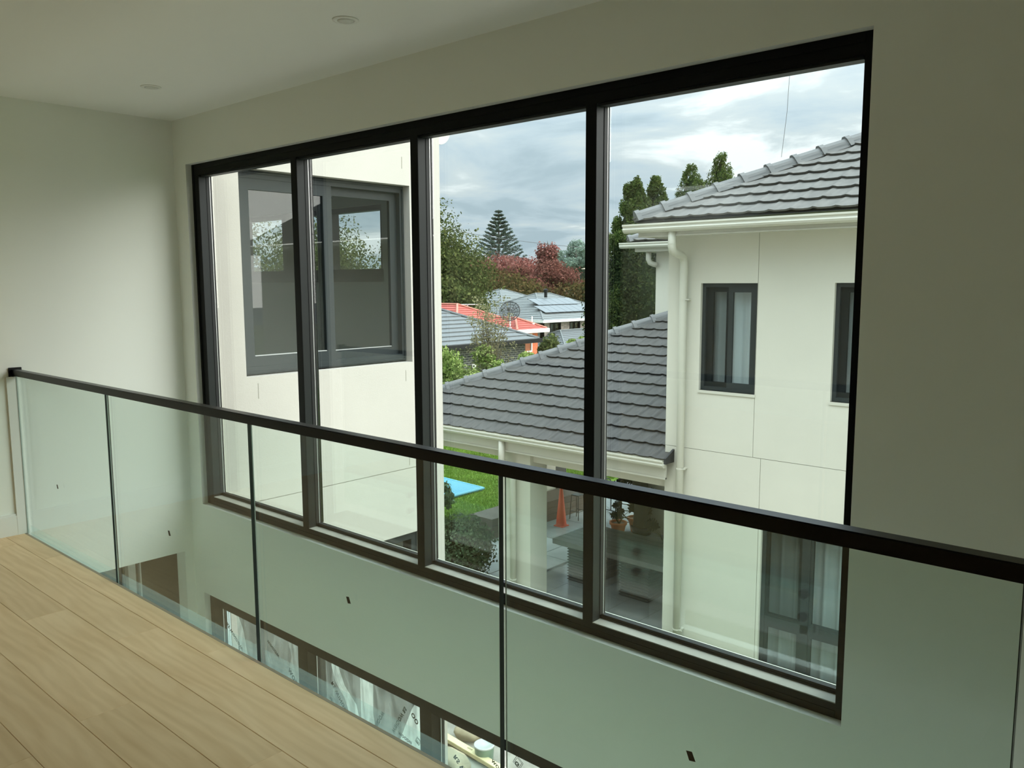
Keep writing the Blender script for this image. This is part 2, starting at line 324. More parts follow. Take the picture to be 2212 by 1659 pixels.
# ================================================================== helpers
class MB:
    def __init__(s): s.v = []; s.f = []
    def add(s, vs, fs):
        k = len(s.v); s.v += [tuple(map(float, p)) for p in vs]; s.f += [tuple(i + k for i in f) for f in fs]; return s
    def box(s, x0, x1, y0, y1, z0, z1):
        x0, x1 = min(x0, x1), max(x0, x1); y0, y1 = min(y0, y1), max(y0, y1); z0, z1 = min(z0, z1), max(z0, z1)
        return s.add([(x0, y0, z0), (x1, y0, z0), (x1, y1, z0), (x0, y1, z0), (x0, y0, z1), (x1, y0, z1), (x1, y1, z1), (x0, y1, z1)],
                     [(0, 3, 2, 1), (4, 5, 6, 7), (0, 1, 5, 4), (1, 2, 6, 5), (2, 3, 7, 6), (3, 0, 4, 7)])
    def tube(s, pts, r, n=10, caps=True):
        pts = [Vector(p) for p in pts]; rs = r if isinstance(r, (list, tuple)) else [r] * len(pts)
        rings = []; up = None
        for i, p in enumerate(pts):
            t = (pts[min(i + 1, len(pts) - 1)] - pts[max(i - 1, 0)]).normalized()
            if up is None:
                up = Vector((0, 0, 1)) if abs(t.z) < 0.9 else Vector((1, 0, 0))
            a = t.cross(up).normalized(); b = a.cross(t).normalized(); up = b
            rings.append([p + (a * math.cos(2 * math.pi * k / n) + b * math.sin(2 * math.pi * k / n)) * rs[i] for k in range(n)])
        vs = [q for rg in rings for q in rg]; fs = []
        for i in range(len(pts) - 1):
            for k in range(n):
                k2 = (k + 1) % n; fs.append((i * n + k, i * n + k2, (i + 1) * n + k2, (i + 1) * n + k))
        if caps: fs.append(tuple(range(n - 1, -1, -1))); fs.append(tuple((len(pts) - 1) * n + k for k in range(n)))
        return s.add(vs, fs)
    def lathe(s, prof, c, n=20):
        vs = []; fs = []
        for r, z in prof:
            for k in range(n): vs.append((c[0] + r * math.cos(2 * math.pi * k / n), c[1] + r * math.sin(2 * math.pi * k / n), c[2] + z))
        for i in range(len(prof) - 1):
            for k in range(n):
                k2 = (k + 1) % n; fs.append((i * n + k, i * n + k2, (i + 1) * n + k2, (i + 1) * n + k))
        fs.append(tuple(range(n - 1, -1, -1))); fs.append(tuple((len(prof) - 1) * n + k for k in range(n)))
        return s.add(vs, fs)
    def extr(s, prof, a, b):
        """prof: list of vectors (closed outline) placed at a and at b"""
        n = len(prof); vs = [Vector(a) + Vector(p) for p in prof] + [Vector(b) + Vector(p) for p in prof]
        fs = [(k, (k + 1) % n, n + (k + 1) % n, n + k) for k in range(n)] + [tuple(range(n - 1, -1, -1)), tuple(range(n, 2 * n))]
        return s.add(vs, fs)
    def wall(s, axis, a0, a1, z0, z1, p0, p1, holes=()):
        A = sorted({a0, a1, *[h[0] for h in holes], *[h[1] for h in holes]}); Z = sorted({z0, z1, *[h[2] for h in holes], *[h[3] for h in holes]})
        A = [a for a in A if a0 <= a <= a1]; Z = [z for z in Z if z0 <= z <= z1]
        for i in range(len(A) - 1):
            for j in range(len(Z) - 1):
                ca = (A[i] + A[i + 1]) / 2; cz = (Z[j] + Z[j + 1]) / 2
                if any(h[0] < ca < h[1] and h[2] < cz < h[3] for h in holes): continue
                if axis == 'x': s.box(A[i], A[i + 1], p0, p1, Z[j], Z[j + 1])
                else: s.box(p0, p1, A[i], A[i + 1], Z[j], Z[j + 1])
        return s
    def build(s, name, m, parent=None, smooth=False, bevel=0.0, clean=True):
        me = bpy.data.meshes.new(name); me.from_pydata(s.v, [], s.f)
        if clean:
            bm = bmesh.new(); bm.from_mesh(me); bmesh.ops.recalc_face_normals(bm, faces=bm.faces)
            if bevel: bmesh.ops.bevel(bm, geom=[e for e in bm.edges if len(e.link_faces) == 2 and e.calc_face_angle(0) > 0.6], offset=bevel, segments=2, affect='EDGES', clamp_overlap=True)
            bm.to_mesh(me); bm.free()
        if smooth:
            for p in me.polygons: p.use_smooth = True
        me.materials.append(m)
        return link(name, me, parent)

def attach(o, parent):
    if parent is None: return
    o.parent = parent
    if parent.parent is None: o.matrix_parent_inverse = Matrix.Translation(-Vector(parent.location))
def link(name, me, parent=None):
    o = bpy.data.objects.new(name, me); C.objects.link(o); attach(o, parent); return o
def tag(o, label, cat, group=None):
    o['label'] = label; o['category'] = cat
    if group: o['group'] = group
    return o
def thing(name, label, cat, loc=(0, 0, 0), group=None):
    o = bpy.data.objects.new(name, None); C.objects.link(o); o.location = loc; o.empty_display_size = 0.1
    return tag(o, label, cat, group)
def structure(o): o['kind'] = 'structure'; return o
def sroot(name, loc=(0, 0, 0)):
    o = bpy.data.objects.new(name, None); C.objects.link(o); o.location = loc; o.empty_display_size = 0.1
    return structure(o)
def sub(name, mb, m, parent, **k): return mb.build(name, m, parent, **k)

# ================================================================== THE ROOM (structure)
XL, YW, ZC = -5.848, 2.91, 2.75
YO = 3.10            # outer face of the window wall
W1 = (-5.678, -1.009, -0.009, 2.434)
W2 = (-5.72, -0.94, -3.0, -0.695)
G_IN = -3.10         # lower room floor
G = -3.5             # garden level

structure(MB().wall('x', -5.98, 2.4, -3.3, 2.95, YW, YO, [W1, W2]).build('wall_front', M['wall']))
structure(MB().wall('y', -3.4, YW, -0.389, 2.95, -5.98, XL).wall('y', 2.84, YW, -3.3, -0.389, -5.98, XL).build('wall_left', M['wall']))
structure(MB().wall('y', -3.4, YW, -3.3, 2.95, 2.3, 2.45).build('wall_right', M['wall']))
BH = []
structure(MB().wall('x', -5.98, 2.45, -3.3, 2.95, -3.55, -3.4, BH + [(-5.5, 1.9, -3.05, -0.6)]).build('wall_back', M['wall']))  # lower rear opening added to brighten the wall below the window
structure(MB().box(-10.2, -5.6, -3.55, YO, ZC, 2.95).box(-4.6, 2.45, -3.55, YO, ZC, 2.95).box(-5.6, -4.6, -2.95, YO, ZC, 2.95).box(-5.6, -4.6, -3.55, -3.35, ZC, 2.95).build('ceiling', M['ceiling']))   # ceiling gap behind the camera, added to let in fill light
# upper floor: slab structure, edge trim, and separate oak planks
fl = sroot('floor', (-2, 0, 0))
sub('floor_slab', MB().box(-5.98, 2.4, -3.4, 1.755, -0.389, -0.018), M['wall'], fl)
EDGE = 1.772
rows = [(EDGE, 1.663, [-3.294, -1.394]), (1.663, 1.467, [-3.73]), (1.467, 1.272, [-4.287, -2.387]), (1.272, 1.077, [-3.117, -5.017])]
y = 1.077; k = 0
offs = [-3.95, -4.9, -3.3, -4.4, -5.2, -3.7]
while y > -3.35:
    rows.append((y, max(y - 0.1945, -3.39), [offs[k % 6]])); y -= 0.1945; k += 1
for y1, y0, js in rows:
    base = js[0]; cuts = []
    x = base
    while x > XL: x -= 1.9
    x += 1.9
    cuts = [XL]
    while x < 2.3: cuts.append(x); x += 1.9
    cuts.append(2.3)
    for a, b in zip(cuts[:-1], cuts[1:]):
        if b - a < 0.05: continue
        mb = MB(); cx, cy = (a + b) / 2, (y0 + y1) / 2
        g = 0.0005; h = 0.0012
        X0, X1, Y0, Y1 = a + g - cx, b - g - cx, y0 + g - cy, y1 - g - cy
        vs = [(X0, Y0, -.014), (X1, Y0, -.014), (X1, Y1, -.014), (X0, Y1, -.014), (X0, Y0, -h), (X1, Y0, -h), (X1, Y1, -h), (X0, Y1, -h),
              (X0 + h, Y0 + h, 0), (X1 - h, Y0 + h, 0), (X1 - h, Y1 - h, 0), (X0 + h, Y1 - h, 0)]
        fs = [(0, 3, 2, 1), (0, 1, 5, 4), (1, 2, 6, 5), (2, 3, 7, 6), (3, 0, 4, 7), (4, 5, 9, 8), (5, 6, 10, 9), (6, 7, 11, 10), (7, 4, 8, 11), (8, 9, 10, 11)]
        o = MB().add(vs, fs).build('floor_plank', M['oak'], fl, clean=False)
        o.location = (cx, cy, 0)
sub('floor_underlay', MB().box(-5.84, 2.29, -3.39, 1.75, -0.018, -0.0142), M['dark'], fl)
structure(MB().box(XL, 2.3, EDGE + 0.0005, 1.7865, -0.040, -0.001).build('trim_1', M['nosing']))      # thin nosing of the floor edge
structure(MB().box(XL, 2.3, 1.755, 1.7775, -0.389, -0.041).build('trim_2', M['wall']))               # slab face
bb = MB()
for (x0, x1, y0, y1) in [(XL, XL + 0.013, -3.4, 1.735)]:
    bb.box(x0, x1, y0, y1, 0.0005, 0.128); bb.box(x0, x0 + 0.009, y0, y1, 0.128, 0.140)
structure(bb.build('baseboard_left', M['skirt']))
structure(MB().box(XL, XL + 0.014, 1.735, 1.80, 0.0, 1.022).build('trim_3', M['skirt']))              # pale strip where the glass meets the wall
structure(MB().wall('x', XL, 2.3, 0.0005, 0.14, -3.4, -3.387).build('baseboard_back', M['skirt']))

# lower storey seen through the glass
structure(MB().box(-10.2, 2.4, -3.4, YO, -3.3, G_IN).build('floor_lower', M['screed']))
structure(MB().wall('x', -10.2, -5.98, -3.3, ZC, -3.55, -3.4).wall('y', -3.4, 5.22, -3.3, ZC, -10.4, -10.2).build('wall_far_left', M['room_brown']))
structure(MB().box(-10.2, -5.98, -3.4, YO, -0.389, -0.03).build('ceiling_lower', M['room_brown']))

structure(MB().box(-8.55, -8.47, 3.50, 3.575, G_IN, -0.40).build('trim_6', M['skirt']))
structure(MB().box(-8.55, -8.50, 3.63, 3.645, G_IN, -0.40).build('trim_7', M['skirt']))
# back windows (behind the camera) with plain frames
for i, h in enumerate(BH):
    w = sroot('window_%d' % (i + 4), (h[0], -3.47, h[2]))
    f = MB(); t = 0.06
    f.box(h[0], h[1], -3.51, -3.43, h[2], h[2] + t).box(h[0], h[1], -3.51, -3.43, h[3] - t, h[3]).box(h[0], h[0] + t, -3.51, -3.43, h[2] + t, h[3] - t).box(h[1] - t, h[1], -3.51, -3.43, h[2] + t, h[3] - t)
    m_ = (h[0] + h[1]) / 2; f.box(m_ - .03, m_ + .03, -3.51, -3.43, h[2] + t, h[3] - t)
    sub('frame', f, M['frame'], w)

# ================================================================== big upper window (window_1)
win = sroot('window_1', (W1[0], 2.955, W1[2]))
YF, YG = 2.955, 3.058
x0, x1, z0, z1 = W1
JL, JR = x0 + 0.088, x1 - 0.040           # jamb faces
ZB, ZT = 0.052, 2.358                      # front edges of bottom rail and head
mull = [(-4.455, -4.394), (-3.356, -3.300), (-2.216, -2.161)]
fr = MB()
fr.box(x0, JL, YF, 3.049, z0, z1)
fr.box(JR, x1, YF, YO, z0, z1)
fr.box(JL, JR, YF, YO, z0, ZB - 0.004)
fr.box(JL, JR, YF - 0.003, YF, z0 + 0.002, z0 + 0.030)     # stepped lower lip
fr.box(JL, JR, YF, 3.049, ZT, z1).box(JL, JR, 3.049, YO, 2.388, z1)
fr.box(JL, JR, YF - 0.003, YF, z1 - 0.034, z1 - 0.004)
fr.box(x0 + .002, x0 + 0.03, YF - 0.003, YF, z0 + .002, z1 - .002)
fr.box(x1 - 0.02, x1 - .002, YF - 0.003, YF, z0 + .002, z1 - .002)
sub('frame', fr, M['frame'], win)
for a, b in mull: sub('mullion', MB().box(a, b, YF, 3.049, ZB - 0.004, ZT), M['frame'], win); sub('mullion_cap', MB().box(a + .01, b - .045, 3.064, YO, ZB, 2.388), M['frame'], win)
bays = [(JL, mull[0][0]), (mull[0][1], mull[1][0]), (mull[1][1], mull[2][0]), (mull[2][1], JR)]
for a, b in bays:
    sub('ledge', MB().box(a, b, YF + 0.001, 3.026, ZB - 0.004, ZB), M['ledge'], win)  # beige top of the bottom rail, paler than the frame
    zb, zt = ZB + 0.019, ZT - 0.004
    bd = MB()      # glazing beads on four sides
    bd.box(a, b, 3.024, 3.050, ZB, zb).box(a, b, 3.012, 3.050, zt, ZT)
    bd.box(a + .0003, a + 0.004, 3.010, 3.050, zb, zt).box(b - 0.012, b, 3.022, 3.050, zb, zt)
    sub('glazing_bead', bd, M['rubber'], win)
    sub('spacer', MB().box(a + 0.0038, a + 0.0048, 3.034, 3.0375, zb, zt), M['spacer'], win)
    sub('pane', MB().box(a + .002, b - .002, 3.052, 3.062, ZB + 0.002, ZT - 0.002), M['glass'], win)
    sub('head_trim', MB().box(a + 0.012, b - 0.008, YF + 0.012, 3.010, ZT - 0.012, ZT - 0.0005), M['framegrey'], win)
    # fine dark line of dirt behind the ledge
    sub('sill_seal', MB().box(a, b, 3.018, 3.0245, ZB + 0.0005, ZB + 0.006), M['rubber'], win)
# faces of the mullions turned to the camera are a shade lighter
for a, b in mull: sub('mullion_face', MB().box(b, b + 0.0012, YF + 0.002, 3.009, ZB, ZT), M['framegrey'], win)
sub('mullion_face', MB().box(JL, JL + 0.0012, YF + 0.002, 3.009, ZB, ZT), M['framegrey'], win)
# rough plaster reveal
rv = MB(); rv.box(x0 + .001, x1, YW + .0005, YF, z0 - .004, z0 + .0005).box(x0 - .004, x0 + .0006, YW + .0005, YF, z0, z1).box(x0, x1, YW + .0005, YF, z1 - .0005, z1 + .004)
structure(rv.build('trim_4', M['reveal']))
# outside sill in front of the panes
structure(MB().box(x0, x1, YO, YO + 0.03, z0 - 0.02, z0 + 0.045).build('trim_5', M['cream']))

# ================================================================== lower window (window_2) with protective film
win2 = sroot('window_2', (W2[0], 2.955, W2[2]))
x0, x1, z0, z1 = W2
f2 = MB(); ZT2 = -0.790; YB = 3.050
f2.box(x0, x0 + 0.058, YF, YB, z0, z1).box(x1 - .05, x1, YF, YB, z0, z1).box(x0 + .058, x1 - .05, YF, YB, ZT2, z1).box(x0 + .058, x1 - .05, YF, YB, z0, z0 + .08)
sub('frame', f2, M['frame'], win2)
m2 = [(-4.569, -4.458), (-3.363, -3.265), (-2.17, -2.07)]
for a, b in m2:
    sub('mullion', MB().box(a, b, YF, YB, z0 + .08, ZT2), M['frame'], win2)
bays2 = [(x0 + .058, m2[0][0]), (m2[0][1], m2[1][0]), (m2[1][1], m2[2][0]), (m2[2][1], x1 - .05)]
for a, b in bays2:
    sub('pane', MB().box(a + .001, b - .001, 3.042, 3.049, z0 + .08, ZT2), M['glass'], win2)
    sub('spacer', MB().box(a + .004, a + .009, 3.018, 3.024, z0 + .08, ZT2 - .001), M['spacer'], win2)
    sub('glazing_bead', MB().box(a + .0005, a + .014, 3.025, 3.041, z0 + .08, ZT2 - .001), M['rubber'], win2)

def sheet(name, pts, m, parent, y=3.0385, folds=0.004, nx=12):
    """hanging film: outline given as (z, xleft, xright) rows from the top down"""
    vs = []; fs = []
    for j, (z, xa, xb) in enumerate(pts):
        for i in range(nx + 1):
            u = i / nx; vs.append((xa + (xb - xa) * u, y - 0.003 - abs(math.sin(u * 9 + j * .8)) * folds, z))
    for j in range(len(pts) - 1):
        for i in range(nx): fs.append((j * (nx + 1) + i, j * (nx + 1) + i + 1, (j + 1) * (nx + 1) + i + 1, (j + 1) * (nx + 1) + i))
    return MB().add(vs, fs).build(name, m, parent, smooth=True, clean=False)
sheet('protective_film', [(-.80, -5.50, -5.49), (-.935, -5.48, -5.40), (-1.075, -5.46, -5.36), (-1.239, -5.44, -5.31), (-1.5, -5.42, -5.30)], M['film'], win2, folds=.004)
sheet('protective_film', [(-.80, -4.83, -4.58), (-.95, -4.77, -4.58), (-1.1, -4.82, -4.58), (-1.5, -4.9, -4.58)], M['filmthin'], win2)
sheet('protective_film', [(-.80, -4.31, -4.25), (-.865, -4.30, -4.225), (-.959, -4.26, -4.161), (-1.043, -4.17, -4.045), (-1.12, -4.14, -4.03), (-1.17, -4.18, -4.051), (-1.5, -4.2, -4.02)], M['film'], win2, folds=.01)
sheet('protective_film', [(-.80, -4.0, -3.886), (-.85, -4.0, -3.876), (-1.044, -3.995, -3.875), (-1.182, -4.0, -3.844), (-1.5, -4.02, -3.80)], M['film'], win2, folds=.012)
sheet('protective_film', [(-.84, -3.49, -3.374), (-.887, -3.521, -3.374), (-1.0, -3.575, -3.374), (-1.192, -3.669, -3.374), (-1.5, -3.8, -3.374)], M['film'], win2, folds=.004)
sheet('protective_film', [(-.80, -4.38, -3.40), (-1.1, -4.38, -3.40), (-1.6, -4.38, -3.40)], M['filmthin'], win2, y=3.0410, folds=.0006)
sheet('protective_film', [(-.80, -5.58, -4.58), (-1.1, -5.58, -4.58), (-1.6, -5.58, -4.58)], M['filmthin'], win2, y=3.0410, folds=.0006)

for i in range(3):
    ya = 3.0575 + i * .0145
    sub('reveal_strip', MB().box(-5.7195, -5.698 + i * .002, ya, ya + .0115, z0 + .1, z1 - .02), M['pvc'], win2)
_txt = {}
def text_mesh(s):
    if s in _txt: return _txt[s]
    cu = bpy.data.curves.new('lettering', 'FONT'); cu.body = s; cu.size = 1.0; cu.extrude = 0.0; cu.offset = 0.045; cu.space_character = 1.15
    cu.resolution_u = 3
    o = bpy.data.objects.new('lettering', cu); C.objects.link(o)
    dg = bpy.context.evaluated_depsgraph_get(); me = bpy.data.meshes.new_from_object(o.evaluated_get(dg))
    bpy.data.objects.remove(o); _txt[s] = me
    return me
def lettering(s, a, b, parent, m=None, flip=-1, y=3.0225, hgt=1.0):
    """text runs from a to b, points (x, z) on the film; flip -1 = printed for reading from outside"""
    me = text_mesh(s).copy(); vs = np.array([v.co[:] for v in me.vertices])
    w0, w1 = vs[:, 0].min(), vs[:, 0].max(); Lg = math.dist(a, b); k = Lg / (w1 - w0)
    d = np.array([b[0] - a[0], b[1] - a[1]]) / Lg; e_ = np.array([-d[1], d[0]]) * flip
    for v, p in zip(me.vertices, vs):
        q = np.array(a) + d * (p[0] - w0) * k + e_ * p[1] * k * hgt
        v.co = (q[0], y, q[1])
    me.materials.clear(); me.materials.append(m or M['ink'])
    return link('lettering', me, parent)
T = 'RS WINDOW'
lettering(T, (-5.606, -.934), (-5.395, -1.080), win2)
lettering('WINDOW', (-5.05, -.905), (-4.905, -.985), win2, M['ink_f'])
lettering('WODN', (-4.806, -1.055), (-4.680, -1.165), win2, hgt=1.0, flip=1)
lettering(T, (-4.285, -.965), (-4.108, -1.150), win2)
lettering('WINDOW RS', (-3.70, -1.085), (-3.575, -.885), win2, M['ink_f'], flip=-1)
lettering('INDOW', (-3.860, -1.105), (-3.784, -.985), win2, M['ink_f'], flip=-1)
lettering('WOODN', (-3.640, -1.082), (-3.52, -1.105), win2, flip=1)
lettering('OO', (-3.500, -.895), (-3.450, -.945), win2)
lettering('WO', (-3.500, -1.135), (-3.470, -1.195), win2, flip=1)
lettering(T, (-3.146, -1.018), (-2.93, -1.185), win2)
lettering('WODNIW', (-2.872, -.946), (-2.74, -1.02), win2, flip=1)
for (cx, cz, s_) in [(-2.678, -.876, .036), (-4.30, -1.085, .030), (-3.46, -1.06, .026)]:
    q = MB()
    for r_ in (1.0, .72):
        for k in range(4):
            a0, a1 = k * math.pi / 2 + .25, (k + 1) * math.pi / 2 + .25
            p0, p1 = (cx + s_ * r_ * math.cos(a0), cz + s_ * r_ * math.sin(a0)), (cx + s_ * r_ * math.cos(a1), cz + s_ * r_ * math.sin(a1))
            q.tube([(p0[0], 3.0225, p0[1]), (p1[0], 3.0225, p1[1])], .0013, 4)
    q.build('printed_emblem', M['ink_f'], win2, clean=False)
    lettering('G', (cx - s_ * .3, cz + s_ * .2), (cx + s_ * .25, cz - s_ * .25), win2, M['ink_f'])

# ================================================================== glass balustrade
bal = thing('glass_balustrade', 'frameless green tinted glass balustrade with square black handrail along the floor edge', 'balustrade', (-2.9, 1.79, 0))
hr = MB().box(XL + .004, 2.29, 1.768, 1.812, 1.030, 1.068)
hr.build('handrail', M['rail'], bal, bevel=.0025)
MB().box(XL + .0005, XL + .010, 1.752, 1.828, 1.018, 1.080).build('wall_bracket', M['rail'], bal, bevel=.002)
pj = [(-5.832, -4.490), (-4.466, -3.078), (-3.050, -1.660), (-1.634, -0.2915), (-0.266, 1.1), (1.125, 2.28)]
GY0, GY1 = 1.790, 1.8075
marks = [(-5.256, .401), (-3.837, .403), (-2.424, .435), (-0.995, .391)]
for i, (a, b) in enumerate(pj):
    p = MB().box(a, b, GY0, GY1, -0.30, 1.032).build('glass_panel', M['balglass'], bal)
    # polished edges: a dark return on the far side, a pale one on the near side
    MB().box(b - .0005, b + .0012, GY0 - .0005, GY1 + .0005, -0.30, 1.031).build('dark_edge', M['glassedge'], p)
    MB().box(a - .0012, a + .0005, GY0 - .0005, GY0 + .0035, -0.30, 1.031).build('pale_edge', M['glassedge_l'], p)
    MB().box(a + .004, b - .004, GY1 + .0006, GY1 + .0012, -0.10, 0.048).build('foot_strip', M['footstrip'], p)  # pale translucent strip across the foot of each panel
    if i < 4:
        mx, mz = marks[i]; s_ = .0105
        MB().add([(mx - s_ * 1.2, GY0 - .0006, mz + s_ * 1.1), (mx + s_ * .45, GY0 - .0006, mz + s_ * 1.35), (mx + s_ * 1.5, GY0 - .0006, mz - s_ * .9), (mx - s_ * .25, GY0 - .0006, mz - s_ * 1.2)], [(0, 1, 2, 3)]).build('compliance_stamp', M['stamp'], p, clean=False)
for i in range(7):
    xs = -2.806 + 1.083 * (i - 2)
    for zz in (-0.093, -0.223):
        q = MB()
        n = 16; r = .024
        for (ya, yb, rr) in ((1.778, GY0 - .0005, .016), (GY1 + .0005, GY1 + .014, .026)):
            q.tube([(xs, ya, zz), (xs, yb, zz)], rr, n)
        q.build('standoff', M['steel'], bal, clean=False)
# dark joint bars behind the pane edges, seen as black lines
for (a, b) in pj[:3]:
    pass

# ================================================================== downlights
for i, (x, y, lab) in enumerate([(-3.083, 2.352, 'flush white round ceiling downlight nearer the top of the wide window head'), (-4.937, 2.342, 'flush white round ceiling downlight nearer the far left room corner')]):
    t = thing('downlight', lab, 'ceiling light', (x, y, ZC), 'flush ceiling downlights')
    MB().lathe([(.058, -.0005), (.057, -.0035), (.050, -.005), (.037, -.005), (.036, -.0025)], (x, y, ZC), 32).build('trim_ring', M['light'], t, smooth=True)
    MB().lathe([(.0355, -.001), (.0355, -.0065), (.020, -.008)], (x, y, ZC), 28).build('lens', M['lens'], t, smooth=True)
#@@PART2
# ================================================================== OUTSIDE: own wing to the left
wing = thing('house_wing', 'cream rendered wing of this house with a grey sliding window at the left', 'building', (-5.69, 4.3, G))
XW, YE = -5.69, 5.36
WU = (3.32, 4.99, 0.89, 2.458)
WL = (3.150, 5.03, -3.05, -0.70)
# rendered wall in two storeys with a control joint at z = -0.09
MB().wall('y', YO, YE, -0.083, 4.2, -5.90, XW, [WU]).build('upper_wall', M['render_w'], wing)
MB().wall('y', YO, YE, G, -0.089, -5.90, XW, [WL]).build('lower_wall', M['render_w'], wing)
MB().box(-5.88, XW - .004, YO, YE - .004, -0.0905, -0.0815).build('control_joint', M['joint'], wing)
FW = [(-8.93, -6.35, 1.63, 2.36)]
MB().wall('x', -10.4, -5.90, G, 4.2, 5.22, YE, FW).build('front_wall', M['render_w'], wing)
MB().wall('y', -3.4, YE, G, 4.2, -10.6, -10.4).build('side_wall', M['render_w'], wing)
MB().wall('x', -10.2, -5.98, 0.0, ZC, 3.02, YO).build('inner_wall', M['room_dark'], wing)
MB().box(-10.2, -5.90, YO, 5.22, ZC, 2.95).build('room_ceiling', M['room_dark'], wing)
MB().box(-10.2, -5.90, YO, 5.22, -0.389, 0.0).build('room_floor', M['room_dark'], wing)
MB().wall('y', YO, 5.22, 0, ZC, -10.2, -10.19).build('room_wall', M['room_dark'], wing)
MB().wall('x', -10.19, -5.91, 0, ZC, 5.205, 5.219, FW).build('room_lining', M['room_dark'], wing)
# short render cracks left unpainted near the window corners
for (yy, za, zb) in [(4.905, 2.60, 2.70), (4.905, 0.72, 0.82), (3.412, 0.72, 0.84), (4.93, -0.06, 0.04), (3.60, -0.30, -0.24)]:
    MB().box(XW - .001, XW + .0012, yy, yy + .005, za, zb).build('render_mark', M['joint'], wing)
# eaves gutter at the front corner (rounded end profile)
prof = [(0, 0, 0.16)] + [(0, 0.13 * math.cos(a), 0.13 - 0.13 * math.sin(a) + .0) for a in [i * math.pi / 2 / 8 for i in range(9)]]
prof = [(0, 0, .16), (0, 0.14, .16)] + [(0, 0.14 * math.cos(i * math.pi / 16), .13 - 0.13 * math.sin(i * math.pi / 16)) for i in range(1, 9)]
MB().extr(prof, (-10.5, YE, 2.86), (XW, YE, 2.86)).build('gutter', M['cream'], wing)
MB().box(-10.7, -5.5, -3.5, 5.6, 4.2, 4.3).build('roof_slab', M['greyroof_d'], wing)

def frame_y(mb, X0, X1, y0, y1, z0, z1, w, wt=None):
    wt = w if wt is None else wt
    mb.box(X0, X1, y0, y0 + w, z0, z1).box(X0, X1, y1 - w, y1, z0, z1).box(X0, X1, y0 + w, y1 - w, z0, z0 + wt).box(X0, X1, y0 + w, y1 - w, z1 - wt, z1); return mb
def frame_x(mb, Y0, Y1, x0, x1, z0, z1, w, wt=None):
    wt = w if wt is None else wt
    mb.box(x0, x0 + w, Y0, Y1, z0, z1).box(x1 - w, x1, Y0, Y1, z0, z1).box(x0 + w, x1 - w, Y0, Y1, z0, z0 + wt).box(x0 + w, x1 - w, Y0, Y1, z1 - wt, z1); return mb

# wing upper window: part > sashes, panes
y0, y1, z0, z1 = WU
fo = frame_y(MB(), -5.90, -5.775, y0, y1, z0 + .01, z1, .045, .06)
frame_y(fo, -5.80, -5.765, y0 + .012, y1 - .012, z0 + .022, z1 - .012, .012)
wf = fo.build('window_frame', M['extframe'], wing)
frame_y(MB(), -5.815, -5.780, y0 + .045, 4.214, z0 + .07, z1 - .06, .086, .085).build('sliding_sash', M['extframe'], wf)
frame_y(MB(), -5.860, -5.828, 4.12, y1 - .045, z0 + .07, z1 - .06, .075, .07).build('fixed_sash', M['extframe'], wf)
MB().box(-5.802, -5.796, y0 + .12, 4.14, z0 + .14, z1 - .13).build('pane', M['extglass'], wf)
MB().box(-5.848, -5.842, 4.18, y1 - .11, z0 + .13, z1 - .12).build('pane', M['extglass'], wf)
MB().box(-5.812, -5.7795, y0 + .135, 4.125, z0 + .150, z0 + .156).box(-5.855, -5.8275, 4.20, y1 - .125, z0 + .142, z0 + .148).build('sill_strip', M['metal'], wf)
# the same room's other window, seen through the panes
fi = frame_x(MB(), 5.24, 5.33, FW[0][0], FW[0][1], FW[0][2], FW[0][3], .06, .05)
for xx in (-8.11, -7.41): fi.box(xx, xx + .22, 5.24, 5.33, FW[0][2] + .05, FW[0][3] - .05)
fi.box(FW[0][0] - .02, FW[0][1] + .02, 5.19, 5.24, 1.615, 1.74)
fi.build('far_window_frame', M['frame'], wing)
# wing lower sliding door, dark, with torn film
y0, y1, z0, z1 = WL
fd = frame_y(MB(), -5.84, -5.72, y0, y1, z0, z1, .07, .07).box(-5.82, -5.74, 4.05, 4.15, z0 + .07, z1 - .07).build('door_frame', M['extframe'], wing)
MB().box(-5.782, -5.776, y0 + .07, y1 - .07, z0 + .07, z1 - .07).build('door_glass', M['extglass'], fd)
MB().add([(-5.765, 4.55, -.80), (-5.765, 4.72, -.77), (-5.76, 4.66, -.95), (-5.77, 4.60, -1.2), (-5.765, 4.52, -1.1)], [(0, 1, 2, 3, 4)]).build('torn_film', M['film'], fd, clean=False)
MB().add([(-5.768, 4.97, -.78), (-5.768, 5.0, -.78), (-5.75, 4.99, -1.6), (-5.768, 4.93, -1.5)], [(0, 1, 2, 3)]).build('torn_film', M['film'], fd, clean=False)
# ================================================================== garden
gr = structure(MB().box(-60, 30, YO - .0, 24, G - .3, G).build('ground', M['grass']))
structure(MB().add([(-200, 24, G), (120, 24, G), (120, 60, -5.6), (-200, 60, -5.6), (-200, 400, -7.5), (120, 400, -7.5)], [(0, 1, 2, 3), (3, 2, 5, 4)]).add([(-200, -100, G - .05), (-60, -100, G - .05), (-60, 24, G - .05), (-200, 24, G - .05)], [(0, 1, 2, 3)]).add([(-60, -100, G - .05), (120, -100, G - .05), (120, -3.6, G - .05), (-60, -3.6, G - .05)], [(0, 1, 2, 3)]).build('terrain', M['soil'], clean=False))
structure(MB().box(-9.6, 6, YO, 8.6, G, G + .02).build('side_yard', M['earth']))
